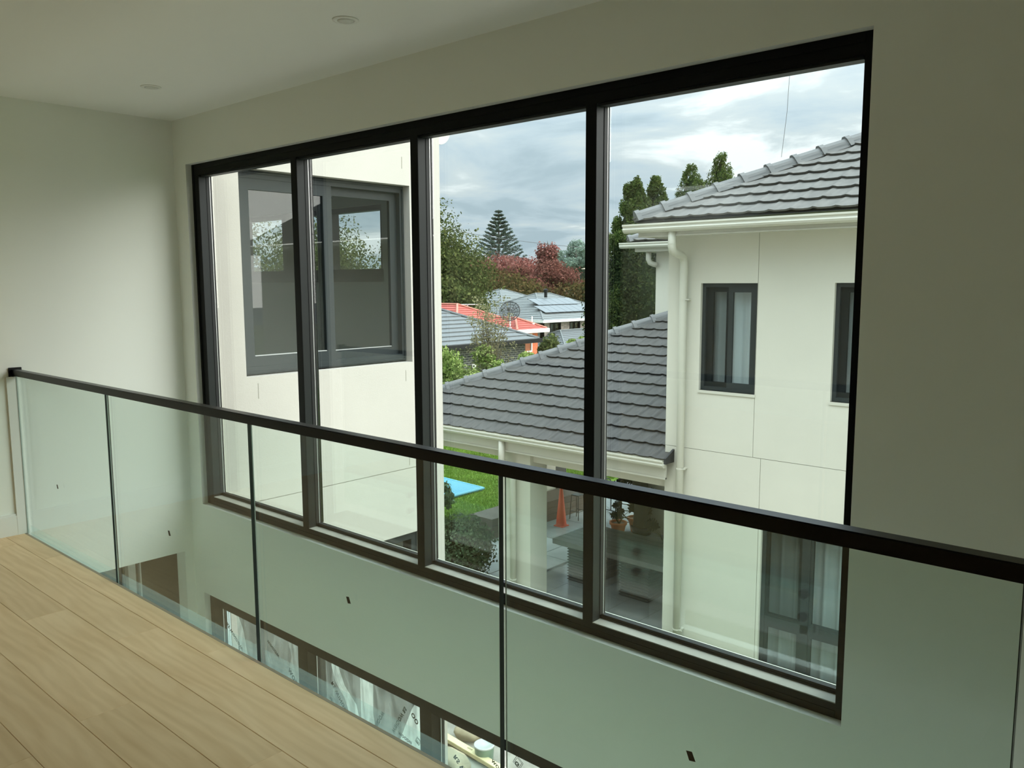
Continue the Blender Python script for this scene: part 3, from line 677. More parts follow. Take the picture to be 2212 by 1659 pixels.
# lawn tufts on the visible patch of lawn
def tufts(n, x0, x1, y0, y1, z):
    P = np.empty((n, 3)); P[:, 0] = RNG.uniform(x0, x1, n); P[:, 1] = RNG.uniform(y0, y1, n); P[:, 2] = z
    P = P[(P[:, 0] < -12.2) | (P[:, 1] > 17.7)]; n = len(P)
    h = RNG.uniform(.02, .06, n); a = RNG.uniform(0, 6.28, n); d = np.stack([np.cos(a), np.sin(a), 0 * a], 1) * .012
    tip = P + np.stack([np.cos(a * 3) * .02, np.sin(a * 3) * .02, h], 1)
    V = np.stack([P - d, P + d, tip], 1).reshape(-1, 3)
    me = bpy.data.meshes.new('grass_tufts'); me.vertices.add(3 * n); me.vertices.foreach_set('co', V.ravel())
    me.loops.add(3 * n); me.loops.foreach_set('vertex_index', np.arange(3 * n)); me.polygons.add(n)
    me.polygons.foreach_set('loop_start', np.arange(n) * 3); me.update(); me.validate()
    return me
me = tufts(90000, -19, -10.5, 11.8, 19, G); me.materials.append(leaf_mat('grass_blade', [(0.06, .13, .015, 1), (.13, .22, .03, 1), (.22, .32, .06, 1)]))
o = link('grass_tufts', me); o['kind'] = 'stuff'; tag(o, 'short green lawn grass beyond the neighbouring patio', 'grass')
# pale stone path
pv = sroot('path', (-10.6, 11, G))
for i in range(6):
    for j in range(4):
        xa = -11.5 + i * .62; ya = 9.0 + j * .86
        if xa + .6 > -8.6 or (xa < -11.2 and ya < 11.0): continue
        MB().box(xa, xa + .61, ya, ya + .85, G + .005, G + .045).build('paving_slab', M['paver'], pv, bevel=.006)
tag(MB().box(-14.2, -11.1, 9.7, 11.2, G, G + .24).build('retaining_block', M['concrete'], bevel=.01), 'grey rendered low garden block beside the pale paving', 'block')
# ribbed blue cover lying on the lawn, pointed corner towards the patio
bl = thing('pool_cover', 'bright blue ribbed cover with a pale edge lying on the lawn', 'cover', (-15.5, 14.4, G + .05))
P0 = Vector((-13.90, 14.43, G + .06)); PA = Vector((-17.8, 14.65, G + .06)); PB = Vector((-13.96, 10.2, G + .06)); 
def lerp(a, b, t): return a + (b - a) * t
PC = PA + PB - P0
MB().extr([P0 - P0, PA - P0, PC - P0, PB - P0], P0 - Vector((0, 0, .05)), P0).build('cover_sheet', M['blue'], bl)
rib = MB()
for i in range(1, 60):
    t = i / 60; a = lerp(P0, PA, t); b = lerp(PB, PC, t)
    rib.tube([a + Vector((0, 0, .004)), b + Vector((0, 0, .004))], .014, 4)
o = rib.build('rib', M['blue_l'], bl, clean=False); o['kind'] = 'stuff'
MB().tube([PA, P0, PB], .035, 6).build('edge_band', M['blue_l'], bl, clean=False)

# ================================================================== foliage helper
def leaves(name, centers, radii, n, size, m, parent, flat=1.0, shell=0.55, seed=1, up=0.0, elong=1.6):
    """n small two-triangle leaves around blobs"""
    r = np.random.default_rng(seed); K = len(centers)
    cs = np.array(centers, float); rs = np.array(radii, float)
    if rs.ndim == 1: rs = np.stack([rs, rs, rs * flat], 1)
    w = (rs[:, 0] * rs[:, 1] * rs[:, 2]) ** (2 / 3); idx = r.choice(K, n, p=w / w.sum())
    d = r.normal(size=(n, 3)); d /= np.linalg.norm(d, axis=1)[:, None]
    rad = shell + (1 - shell) * r.random(n) ** .5; rad *= 1 + .12 * r.normal(size=n)
    P = cs[idx] + d * rs[idx] * rad[:, None]
    nrm = d + r.normal(size=(n, 3)) * .7; nrm[:, 2] += up; nrm /= np.linalg.norm(nrm, axis=1)[:, None]
    t = np.cross(nrm, r.normal(size=(n, 3))); t /= np.linalg.norm(t, axis=1)[:, None]; b = np.cross(nrm, t)
    s = size * (0.6 + .8 * r.random(n))[:, None]
    V = np.stack([P - t * s * elong / 2, P - b * s / 2, P + t * s * elong / 2, P + b * s / 2], 1).reshape(-1, 3)
    me = bpy.data.meshes.new(name); me.vertices.add(4 * n); me.vertices.foreach_set('co', V.ravel())
    me.loops.add(4 * n); me.loops.foreach_set('vertex_index', np.arange(4 * n)); me.polygons.add(n)
    me.polygons.foreach_set('loop_start', np.arange(n) * 4); me.update()
    me.materials.append(m)
    o = link(name, me, parent); o['kind'] = 'stuff'; return o

def blobs(c, R, k, seed, rr=(0.28, 0.5), squash=1.0):
    r = np.random.default_rng(seed); out = []; rad = []
    for _ in range(k):
        d = r.normal(size=3); d /= np.linalg.norm(d); u = r.random() ** .45 * .8
        out.append((c[0] + d[0] * R[0] * u, c[1] + d[1] * R[1] * u, c[2] + d[2] * R[2] * u)); s = r.uniform(*rr)
        rad.append((R[0] * s, R[1] * s, R[2] * s * squash))
    return out, rad
def trunk(mb, base, top, r0, r1, seed, branches=8, spread=1.0, start=.35, blen=.5):
    r = np.random.default_rng(seed); b = Vector(base); t = Vector(top); H_ = (t - b).length
    pts = [b.lerp(t, u) + Vector((math.sin(u * 5 + seed) * .03 * H_ * .3, math.cos(u * 4 + seed) * .03 * H_ * .3, 0)) for u in (0, .25, .5, .75, 1)]
    mb.tube(pts, [r0, r0 * .85, (r0 + r1) / 2, r1 * 1.3, r1], 8)
    for i in range(branches):
        u = start + (1 - start) * r.random(); p = b.lerp(t, u); a = r.random() * 6.28; l = H_ * blen * (1.1 - u) * (0.6 + .6 * r.random())
        e_ = p + Vector((math.cos(a) * l * spread, math.sin(a) * l * spread, l * .55))
        mid = p.lerp(e_, .5) + Vector((0, 0, -l * .06)); q = r1 * 1.1 + (r0 - r1) * (1 - u) * .4
        mb.tube([p, mid, e_], [q, q * .6, q * .25], 5)
    return mb

# ================================================================== roof tiles
def tile_mesh(w, l, m):
    """flat concrete tile with a rolled side lap, local x across, local y up the slope, z = slope normal"""
    xs = [0.0, .020, .045, .075, .14, w - .03, w + .004]
    zs = [.010, .018, .015, .006, .004, .005, .010]
    fy = [.010, .003, .0, 0, 0, .003, .012]
    n = len(xs); vs = []
    for k in range(n): vs.append((xs[k], fy[k], zs[k] + .040))
    for k in range(n): vs.append((xs[k], l, zs[k] + .006))
    for k in range(n): vs.append((xs[k], fy[k] + .006, zs[k] + .018))
    fs = [(k, k + 1, n + k + 1, n + k) for k in range(n - 1)] + [(2 * n + k, 2 * n + k + 1, k + 1, k) for k in range(n - 1)]
    fs += [(2 * n, 0, n), (n - 1, 3 * n - 1, 2 * n - 1)]
    me = bpy.data.meshes.new('roof_tile'); me.from_pydata(vs, [], fs); me.materials.append(m); me.update(); return me
def cap_mesh(l, dirv, side, m):
    """angular ridge cap along dirv, with a thicker collar at its lower end"""
    d = Vector(dirv).normalized(); s = Vector(side).normalized(); u = s.cross(d).normalized()
    if u.z < 0: u = -u
    pr = [(-.125, -.055), (-.075, .028), (-.03, .062), (.03, .062), (.075, .028), (.125, -.055)]
    vs = []; 
    for t, k, dz in ((0, 1.12, .010), (.06, 1.10, .008), (.062, 1.0, .0), (l + .02, .96, -.010)):
        for a, b in pr: vs.append(tuple(d * t + s * a * k + u * (b * k + dz)))
    n = 6; fs = []
    for r_ in range(3):
        for k in range(n - 1): fs.append((r_ * n + k, r_ * n + k + 1, (r_ + 1) * n + k + 1, (r_ + 1) * n + k))
    fs.append(tuple(range(n)))
    me = bpy.data.meshes.new('ridge_cap'); me.from_pydata(vs, [], fs); me.materials.append(m); me.update(); return me

def tiled_slope(parent, E, x_right, pitch_t, courses, m, tw=.245, step=.262, hip=True, xmin=None, cut_right=None):
    """front slope rising towards +Y from the eave corner E, its left side cut by a 45 degree hip"""
    th = math.atan(pitch_t); cs, sn = math.cos(th), math.sin(th)
    L_ = step / cs; base = tile_mesh(tw, L_ + .06, m); n_ = 0
    Rm = Matrix(((1, 0, 0), (0, cs, -sn), (0, sn, cs))).to_4x4()
    base.transform(Rm)
    for j in range(courses):
        yj = E[1] + j * step; zj = E[2] + j * step * pitch_t
        x = x_right - tw - (0.0 if j % 2 == 0 else 0.0)
        left = E[0] + j * step - .02
        while x > left - tw:
            need = x < E[0] + (j + 1) * step + .08
            if x + tw > left + 0.03:
                if need:
                    bm = bmesh.new(); bm.from_mesh(base)
                    bmesh.ops.bisect_plane(bm, geom=bm.verts[:] + bm.edges[:] + bm.faces[:], plane_co=(E[0] - x, E[1] - yj, 0), plane_no=(-1, 1, 0), clear_outer=True)
                    if len(bm.faces) > 2:
                        me = bpy.data.meshes.new('roof_tile'); bm.to_mesh(me); me.materials.append(m)
                        o = link('roof_tile', me, parent); o.location = (x, yj, zj); n_ += 1
                    bm.free()
                else:
                    o = link('roof_tile', base, parent); o.location = (x, yj, zj + random.uniform(-.0015, .0015)); n_ += 1
            x -= tw
    return n_
def caps(parent, E, pitch_t, n, m, off=0.0, lift=.03):
    d = Vector((1, 1, pitch_t)); l = .347; me = cap_mesh(l, d, Vector((1, -1, 0)), m); dn = d.normalized()
    for i in range(n):
        o = link('ridge_cap', me, parent); o.location = Vector(E) + Vector((0, 0, lift)) + dn * (off + i * l)
    tot = off + n * l
    MB().extr([Vector((1, -1, 0)).normalized() * a + Vector((0, 0, b)) for a, b in ((-.11, -.03), (.11, -.03), (.10, .03), (-.10, .03))], Vector(E) + Vector((0, 0, 0)) + dn * (off + .05), Vector(E) + dn * tot).build('cap_bedding', M['mortar'], parent)

def gutter_mb(xa, xb, yf, zt, w=.115, h=.105):
    """ogee front gutter running along X, front lip at yf, top at zt"""
    pr = [(0, w, 0), (0, w, -h), (0, w * .35, -h), (0, w * .12, -h * .82), (0, w * .02, -h * .60), (0, w * .10, -h * .45), (0, w * .10, -h * .34), (0, -.004, -h * .20), (0, -.004, 0), (0, .012, 0), (0, .012, -h * .25), (0, w * .2, -h * .6), (0, w * .9, -h * .6), (0, w * .9, 0)]
    return MB().extr(pr, (xa, yf, zt), (xb, yf, zt))

# ================================================================== neighbouring two-storey house (right)
D = 9.231
nh = thing('neighbour_house', 'two storey cream rendered house with grey tiled roof across the side yard', 'building', (-3, 10, G))
U1 = (-5.135, -4.392, 0.262, 1.585); U2 = (-3.487, -2.744, 0.262, 1.585); L1 = (-4.246, -3.05, -3.15, -1.30)
XC = -5.600
ZJ = -0.500; EZ = 2.19
g = .003
def panel(xa, xb, za, zb, holes=()): return MB().wall('x', xa, xb, za, zb, D, D + .2, holes).build('wall_panel', M['render_n'], nh)
panel(XC, -4.388 - g, ZJ + g, EZ, [U1]); panel(-4.388 + g, -1.9, ZJ + g, EZ, [U2]); panel(-1.9 + 2 * g, 3.5, ZJ + g, EZ)
panel(XC, -4.286 - g, G, ZJ - g); panel(-4.286 + g, 3.5, G, ZJ - g, [(-4.246, -3.05, -3.15, -1.30)])
MB().box(XC + .01, 3.5, D + .006, D + .19, ZJ - .01, ZJ + .01).box(-4.395, -4.381, D + .006, D + .19, ZJ, EZ).box(-4.293, -4.28, D + .006, D + .19, G, ZJ).build('panel_joint', M['joint'], nh)
# left side wall, rear block (its own lower eave)
MB().wall('y', D + .2, 13.4, G, EZ, XC, XC + .2).build('side_wall', M['render_n'], nh)
MB().wall('x', -8.40, XC + .2, -2, 2.19, 13.4, 13.6).wall('y', 13.6, 19, -2, 2.19, -8.40, -8.2).build('rear_block_wall', M['render_n'], nh)
# dim rooms behind the windows
MB().box(-5.3, 3.4, 9.80, 9.84, -3.4, EZ).box(-5.36, -5.3, D + .2, 9.84, -3.4, EZ).box(-5.3, 3.4, D + .2, 9.8, -.6, -.4).box(-5.3, 3.4, D + .2, 9.8, -3.45, -3.4).box(-4.2, -4.1, D + .2, 9.8, -.4, EZ).build('dim_interior', M['room_dark'], nh)

def curtain(x0, x1, z0, z1, y, parent, seed, folds=5, amp=.035, m='curtain'):
    r = random.Random(seed); n = 48; vs = []; fs = []
    for i in range(n + 1):
        u = i / n; x = x0 + (x1 - x0) * u; dy = amp * math.sin(u * folds * 6.283 + r.random() * .3 + seed) + .3 * amp * math.sin(u * folds * 13 + seed)
        vs += [(x, y + dy, z0), (x, y + dy * .8, z1)]
    for i in range(n): fs.append((2 * i, 2 * i + 2, 2 * i + 3, 2 * i + 1))
    return MB().add(vs, fs).build('curtain', M[m], parent, smooth=True, clean=False)

def slider(Wn, seed, name='window'):
    x0, x1, z0, z1 = Wn
    w = frame_x(MB(), D + .045, D + .14, x0, x1, z0, z1, .045, .045).build('window_frame', M['extframe'], nh)
    xm = x0 + (x1 - x0) * .5
    frame_x(MB(), D + .085, D + .115, x0 + .045, xm + .02, z0 + .045, z1 - .045, .085, .06).build('inner_sash', M['extframe'], w)
    frame_x(MB(), D + .055, D + .085, xm - .025, x1 - .040, z0 + .045, z1 - .045, .062, .065).build('outer_sash', M['extframe'], w)
    MB().box(x0 + .10, xm, D + .098, D + .102, z0 + .09, z1 - .09).build('pane', M['extglass'], w)
    MB().box(xm + .02, x1 - .08, D + .068, D + .072, z0 + .09, z1 - .09).build('pane', M['extglass'], w)
    MB().box(x0 + .05, xm - .03, D + .074, D + .076, z0 + .05, z1 - .05).build('fly_screen', M['screen'], w)
    curtain(x0 + .02, x1 - .02, z0 - .02, z1, D + .22, w, seed, 3.4)
    MB().box(x0 - .012, x1 + .012, D - .012, D + .045, z0 - .035, z0).build('sill', M['cream'], w)
slider(U1, 1); slider(U2, 2)
x0, x1, z0, z1 = L1
w = frame_x(MB(), D + .04, D + .14, x0, x1, z0, z1, .05, .06)
w.box(x0 + .05, x1 - .05, D + .05, D + .13, -2.545, -2.44).box(-3.755, -3.655, D + .05, D + .13, z0 + .06, z1 - .06)
w = w.build('window_frame', M['extframe'], nh)
for (a, b) in ((x0 + .05, -3.755), (-3.655, x1 - .05)):
    for (c, d) in ((z0 + .06, -2.545), (-2.44, z1 - .06)):
        frame_x(MB(), D + .06, D + .10, a, b, c, d, .035, .035).build('sash', M['extframe'], w)
        MB().box(a + .03, b - .03, D + .078, D + .082, c + .03, d - .03).build('pane', M['extglass'], w)
MB().box(x0 + .05, -3.755, D + .052, D + .054, -2.44, z1 - .06).build('fly_screen', M['screen'], w)
curtain(x0 + .02, x1 - .02, z0, z1, D + .24, w, 5, 6.5, .045, 'curtain_d')
MB().box(x0 - .012, x1 + .012, D - .014, D + .04, z0 - .04, z0).build('sill', M['cream'], w)

# eaves of the upper roof
XG0 = -5.965
gutter_mb(XG0, 3.6, 8.715, 2.310).build('gutter', M['cream'], nh)
MB().box(-5.80, 3.6, 8.835, 8.865, 2.155, 2.30).box(-5.80, 3.6, 8.825, 8.875, 2.152, 2.168).build('fascia', M['cream_d'], nh)
MB().box(-5.80, -5.77, 8.865, 14, 2.155, 2.30).build('fascia', M['cream_d'], nh)
MB().box(-5.79, 3.6, 8.86, 9.24, 2.17, 2.18).box(-5.79, -5.59, 9.24, 13.4, 2.17, 2.18).build('soffit', M['cream'], nh)
EU = (-5.85, 8.80, 2.36); PU = .49
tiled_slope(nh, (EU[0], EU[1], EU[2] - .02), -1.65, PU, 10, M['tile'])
caps(nh, EU, PU, 14, M['cap'], off=.02, lift=.035)
th = 4.6
MB().add([(EU[0], EU[1], 2.335), (3.6, EU[1], 2.335), (3.6, EU[1] + th, 2.335 + th * PU), (EU[0] + th, EU[1] + th, 2.335 + th * PU)], [(0, 1, 2, 3)]).build('roof_deck', M['under'], nh, clean=False)
MB().add([(EU[0], EU[1], 2.335), (EU[0], 14, 2.335), (EU[0] + th, 14, 2.335 + th * PU), (EU[0] + th, EU[1] + th, 2.335 + th * PU)], [(0, 1, 2, 3)]).build('side_slope', M['tile'], nh, clean=False)
# rear block eave
gutter_mb(-8.98, XC + .2, 13.02, 2.330).build('gutter', M['cream'], nh)
MB().box(-8.70, XC + .2, 13.14, 13.17, 2.16, 2.32).box(-8.70, -8.67, 13.17, 19, 2.16, 2.32).build('fascia', M['cream_d'], nh)
MB().box(-8.69, XC + .2, 13.17, 13.41, 2.17, 2.18).box(-8.69, -8.39, 13.4, 19, 2.17, 2.18).build('soffit', M['cream'], nh)
tiled_slope(nh, (-8.84, 13.08, 2.34), -5.75, .42, 2, M['tile'])
MB().add([(-8.8, 13.1, 2.34), (-8.8, 19, 2.34), (-6.6, 19, 3.2), (-6.6, 15.3, 3.2)], [(0, 1, 2, 3)]).add([(-8.8, 13.1, 2.335), (-5.4, 13.1, 2.335), (-5.4, 15.3, 3.2), (-6.6, 15.3, 3.2)], [(0, 1, 2, 3)]).build('rear_slope', M['tile'], nh, clean=False)
caps(nh, (-8.84, 13.08, 2.36), .42, 2, M['cap'], off=.02, lift=.03)
MB().tube([(-8.47, 13.25, 2.16), (-8.47, 13.25, 2.02), (-8.45, 13.27, 1.96), (-8.40, 13.32, 1.93), (-8.36, 13.36, 1.92)], .05, 12).build('rear_outlet', M['cream'], nh, smooth=True)
# downpipe with offset bend and clips
dp = [(-5.312, 8.82, 2.225), (-5.312, 8.82, 2.03), (-5.314, 8.845, 1.975), (-5.317, 8.90, 1.955), (-5.328, 9.08, 1.925), (-5.332, 9.135, 1.895), (-5.333, 9.150, 1.83), (-5.333, 9.150, 1.2), (-5.333, 9.150, G)]
MB().tube(dp, .049, 16).build('downpipe', M['cream'], nh, smooth=True)
for zz in (1.385, -.76, -2.9):
    MB().tube([(-5.333, 9.150, zz - .008), (-5.333, 9.150, zz + .008)], .053, 16).box(-5.305, -5.27, 9.14, 9.235, zz - .008, zz + .008).box(-5.305, -5.24, 9.12, 9.130, zz - .004, zz + .008).build('pipe_clip', M['cream'], nh)
for zz in (2.06, 1.845): MB().tube([(-5.312, 8.82, zz - .004), (-5.312, 8.82, zz + .004)] if zz > 2 else [(-5.333, 9.150, zz - .004), (-5.333, 9.150, zz + .004)], .0515, 16).build('pipe_collar', M['cream'], nh)

# ================================================================== covered patio
pt = thing('covered_patio', 'open covered patio with dark tiled hip roof attached to the neighbouring house', 'building', (-8.3, 11, G))
EL = (-11.52, 9.075, -0.690); PL = .452
XR = -5.475
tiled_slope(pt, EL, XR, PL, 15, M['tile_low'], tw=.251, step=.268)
caps(pt, (EL[0], EL[1], EL[2] + .02), PL, 17, M['cap'], off=.04, lift=.02)
q = 4.25
MB().add([(EL[0], EL[1], EL[2] + .005), (-5.49, EL[1], EL[2] + .005), (-5.49, 9.228, EL[2] + .07), (-5.61, 9.228, EL[2] + .07), (-5.61, EL[1] + q, EL[2] + q * PL), (EL[0] + q, EL[1] + q, EL[2] + q * PL)], [(0, 1, 2, 3, 4, 5)]).build('roof_deck', M['under'], pt, clean=False)
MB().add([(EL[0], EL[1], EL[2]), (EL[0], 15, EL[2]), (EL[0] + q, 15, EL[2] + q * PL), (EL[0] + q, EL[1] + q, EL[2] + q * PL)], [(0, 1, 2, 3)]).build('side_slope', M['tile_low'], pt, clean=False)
MB().add([(-5.49, 9.02, -.635), (-5.462, 9.02, -.635), (-5.462, 9.229, -.54), (-5.49, 9.229, -.54), (-5.49, 9.02, -.71), (-5.462, 9.02, -.71), (-5.462, 9.229, -.71), (-5.49, 9.229, -.71)], [(0, 1, 2, 3), (4, 7, 6, 5), (0, 4, 5, 1), (1, 5, 6, 2), (2, 6, 7, 3), (3, 7, 4, 0)]).build('roof_end_flashing', M['under'], pt)
gutter_mb(-11.7, -5.495, 8.99, -.664, .10, .10).build('gutter', M['cream'], pt)
MB().box(-11.6, -5.51, 9.10, 9.13, -.925, -.745).box(-11.6, -5.51, 9.09, 9.135, -.928, -.905).build('fascia', M['cream_d'], pt)
MB().box(-11.58, -5.61, 9.13, 9.31, -.90, -.89).build('soffit', M['cream'], pt)
MB().box(-11.3, XC, 9.30, 9.52, -1.075, -.74).build('beam', M['render_n'], pt)
MB().box(-8.57, -7.92, D, 9.625, G, -.845).build('column', M['render_n'], pt)
MB().box(-11.9, -11.25, D, 9.625, G, -.845).build('column', M['render_n'], pt)
MB().box(-11.9, XC, 9.25, 14.0, -.74, -.70).build('patio_ceiling', M['cream'], pt)
MB().box(-12.1, -11.67, 13.6, 14.50, G, -.74).build('rear_pier', M['render_n'], pt)
MB().box(-11.75, -11.70, 14.50, 14.93, G, -.74).build('dark_screen', M['tabledark'], pt)
MB().box(-9.15, -5.6, 14.15, 14.4, G, -.74).build('rear_wall', M['render_n'], pt)
MB().box(-12.1, -5.6, 14.0, 14.15, -1.15, -.74).build('rear_beam', M['render_n'], pt)
# patio floor tiles
fl2 = MB().box(-12.0, -5.6, 8.9, 17.5, G, G + .012).build('patio_base', M['mortar'], pt)
for i in range(11):
    for j in range(14):
        xa = -11.98 + i * .6; ya = 8.92 + j * .6
        if xa + .59 > -5.6: continue
        MB().box(xa, xa + .594, ya, ya + .594, G + .012, G + .022).build('floor_tile', M['patio_tile'], pt, clean=False)
# column downpipe
cp = [(-8.34, 9.06, -.765), (-8.34, 9.06, -1.05), (-8.335, 9.075, -1.09), (-8.25, 9.14, -1.15), (-8.225, 9.165, -1.19), (-8.215, 9.17, -1.27), (-8.215, 9.17, G)]
MB().tube(cp, .049, 14).build('downpipe', M['cream'], pt, smooth=True)
for zz in (-1.27, -2.93): MB().tube([(-8.215, 9.17, zz - .01), (-8.215, 9.17, zz + .01)], .054, 14).build('pipe_collar', M['cream'], pt)

# traffic cone, table, plants, pots and stands under the roof
cn = thing('traffic_cone', 'orange traffic cone standing on the patio floor behind the table', 'traffic cone', (-10.55, 13.30, G + .02))
MB().lathe([(.115, .02), (.11, .05), (.026, .87), (.020, .88)], (-10.55, 13.30, G + .022), 24).build('cone_body', M['orange'], cn, smooth=True)
MB().box(-10.67, -10.43, 13.18, 13.42, G + .022, G + .042).build('cone_base', M['orange'], cn, bevel=.008)
tb = thing('patio_table', 'long dark timber table on fluted pedestals under the patio roof', 'table', (-7.5, 11.3, G + .02))
TZ = -2.75
for i in range(7):
    MB().box(-8.69, -6.15, 10.71 + i * .165, 10.71 + i * .165 + .162, TZ - .085, TZ).build('table_plank', M['table'], tb, bevel=.004)
MB().box(-8.60, -6.25, 10.74, 11.83, TZ - .10, TZ - .0855).build('apron', M['tabledark'], tb)
for (xa, xb) in ((-8.49, -7.95), (-7.42, -6.85)):
    pr = MB(); n = 13; hh = (TZ - .10 - (G + .022)) / n
    for k in range(n):
        za = G + .022 + k * hh
        a_, b_ = .0, .028
        def ring(o_, z): return [(xa + o_, 10.86 + o_, z), (xb - o_, 10.86 + o_, z), (xb - o_, 11.7 - o_, z), (xa + o_, 11.7 - o_, z)]
        vs = ring(b_, za) + ring(a_, za + hh / 2) + ring(b_, za + hh)
        pr.add(vs, [(0, 1, 5, 4), (1, 2, 6, 5), (2, 3, 7, 6), (3, 0, 4, 7), (4, 5, 9, 8), (5, 6, 10, 9), (6, 7, 11, 10), (7, 4, 8, 11)])
    pr.build('fluted_pedestal', M['tabledark'], tb)
pb = thing('planter_bench', 'low dark brown stained timber box at the far left of the patio', 'planter', (-11.2, 13.5, G + .02))
MB().box(-11.55, -10.95, 11.6, 15.2, G + .022, G + .45).build('box_body', M['browntimber'], pb)
for k in range(3): MB().box(-10.95, -10.938, 11.6, 15.2, G + .05 + k * .135, G + .17 + k * .135).build('side_board', M['browntimber'], pb, bevel=.003)
def pot(x, y, r, h, lab, tilt=0):
    t = thing('terracotta_pot', lab, 'pot', (x, y, G + .02))
    MB().lathe([(r * .62, 0), (r * .70, h * .25), (r * .93, h * .8), (r * 1.04, h * .82), (r * 1.06, h), (r * .90, h), (r * .86, h * .85)], (x, y, G + .022), 22).build('pot_body', M['terra'], t, smooth=True)
    MB().lathe([(r * .86, h * .86), (0.02, h * .88)], (x, y, G + .022), 16).build('soil', M['dark'], t)
    return t
pot(-9.28, 13.55, .17, .28, 'orange terracotta pot beside the tripod stand')
pot(-9.15, 14.0, .17, .30, 'orange terracotta pot standing farther back beside the dark trunk')
# spiky grass in front pot
for (px_, py_, s_, lab) in ((-9.26, 13.55, 9, 'thin spiky grass plant growing from the front terracotta pot'), (-8.35, 13.75, 12, 'wiry grass plant by the patio rear wall')):
    g_ = MB(); rr = random.Random(s_)
    for k in range(14):
        a = rr.random() * 6.28; l = rr.uniform(.2, .42)
        b0 = Vector((px_, py_, G + .24 if s_ == 9 else G + .02)); d_ = Vector((math.cos(a) * .5, math.sin(a) * .5, 1))
        g_.tube([b0, b0 + d_ * l * .5, b0 + d_ * l + Vector((math.cos(a) * .12, math.sin(a) * .12, -.06))], [.008, .006, .001], 4)
    tag(g_.build('spiky_grass', LF['green'], clean=False), lab, 'plant')
# big leafy monstera with thick dark trunk
mo = thing('monstera_plant', 'large dark monstera with a thick trunk and split leaves on the patio', 'plant', (-8.98, 13.9, G + .02))
MB().tube([(-8.98, 13.95, G + .02), (-8.95, 13.93, -2.9), (-9.02, 13.90, -2.3), (-8.98, 13.92, -1.6), (-9.0, 13.9, -1.0)], [.19, .17, .15, .13, .11], 12).build('trunk', M['bark_d'], mo, smooth=True)
def monstera_leaf(c, n, up, s):
    n = Vector(n).normalized(); u = (Vector(up) - n * Vector(up).dot(n)).normalized(); s_ = n.cross(u)
    pts = []
    K = 7
    outline = [(0, -.1)]
    for k in range(K):
        t = k / (K - 1); w_ = math.sin(math.pi * (0.15 + .8 * t)) * .55; y_ = t
        outline += [(w_, y_ - .02), (w_ * .95, y_ + .07), (w_ * .35, y_ + .085)]
    outline.append((0, 1.18))
    right = outline; left = [(-a, b) for a, b in reversed(outline[1:-1])]
    ol = right + left
    c = Vector(c); vs = [tuple(c + s_ * a * s + u * b * s + n * (-.25 * a * a) * s) for a, b in ol]
    ctr = [tuple(c + u * b * s) for b in [0, .2, .4, .6, .8, 1.0]]
    fs = []; R = len(right)
    k0 = len(vs); vs += ctr
    # fan from midrib
    def mid(b): return k0 + max(0, min(5, int(round(b * 5))))
    for i in range(len(ol)):
        a1, b1 = ol[i]; j = (i + 1) % len(ol); a2, b2 = ol[j]
        m1, m2_ = mid(b1), mid(b2)
        fs.append((i, j, m2_)) 
        if m1 != m2_: fs.append((i, m2_, m1))
    return vs, fs
rr = random.Random(4)
for k in range(16):
    a = rr.random() * 6.28; z = rr.uniform(-3.25, -2.35); r_ = rr.uniform(.28, .48)
    c = (-8.98 + math.cos(a) * r_ * .8 - .04, 13.9 + math.sin(a) * r_ * .5 - .15, z)
    stem = MB().tube([(-8.98, 13.9, z - .25), (c[0] * .5 - 8.98 * .5, 13.85, z - .02), (c[0], c[1], z)], [.016, .013, .008], 5)
    vs, fs = monstera_leaf(c, (math.cos(a) * .3 + .25, -.9, .45), (math.cos(a), 0, rr.uniform(-.9, .2)), rr.uniform(.20, .30))
    stem.add(vs, fs).build('leaf', LF['dkleaf'], mo, clean=False)
# black bowl of the plant
MB().lathe([(.16, 0), (.22, .12), (.23, .16), (.2, .16)], (-8.98, 13.95, G + .022), 20).build('plant_tub', M['steel'], mo, smooth=True)
# tripod stand and castor rack
tp = thing('tripod_stand', 'black tripod stand with a folded umbrella beside the terracotta pots', 'stand', (-9.45, 13.9, G + .02))
cx, cy = -9.45, 13.9
MB().tube([(cx, cy, G + .10), (cx, cy, G + 1.5)], .016, 10).build('pole', M['steel'], tp)
for a in (.5, 2.6, 4.7):
    MB().tube([(cx, cy, G + .40), (cx + .33 * math.cos(a), cy + .33 * math.sin(a), G + .03)], .012, 8).build('leg', M['steel'], tp)
    MB().tube([(cx, cy, G + .14), (cx + .18 * math.cos(a), cy + .18 * math.sin(a), G + .20)], .009, 6).build('brace', M['steel'], tp)
MB().lathe([(.03, 0), (.06, .04), (.065, .4), (.04, .6), (.02, .62)], (cx, cy, G + .93), 12).build('folded_cover', M['browntimber'], tp, smooth=True)
rk = thing('castor_rack', 'black tubular rack on castors standing at the rear of the patio', 'rack', (-10.0, 14.2, G + .02))
def loop(x, y, w, z0, z1, r=.06):
    return [(x, y, z0), (x, y, z1 - r), (x + r * .3, y, z1 - r * .3), (x + r, y, z1), (x + w - r, y, z1), (x + w - r * .3, y, z1 - r * .3), (x + w, y, z1 - r), (x + w, y, z0)]
MB().tube(loop(-10.13, 14.2, .21, G + .28, G + .96), .011, 8).build('upright_loop', M['steel'], rk)
MB().tube([(-10.35, 14.2, G + .28), (-9.84, 14.2, G + .28), (-9.75, 14.16, G + .25), (-9.73, 14.14, G + .10)], .011, 8).build('base_tube', M['steel'], rk)
MB().tube([(-9.73, 14.12, G + .06), (-9.73, 14.15, G + .06)], .035, 12).build('castor', M['steel'], rk)
MB().tube([(-10.35, 14.2, G + .28), (-10.35, 14.2, G + .10)], .011, 8).build('base_tube', M['steel'], rk)
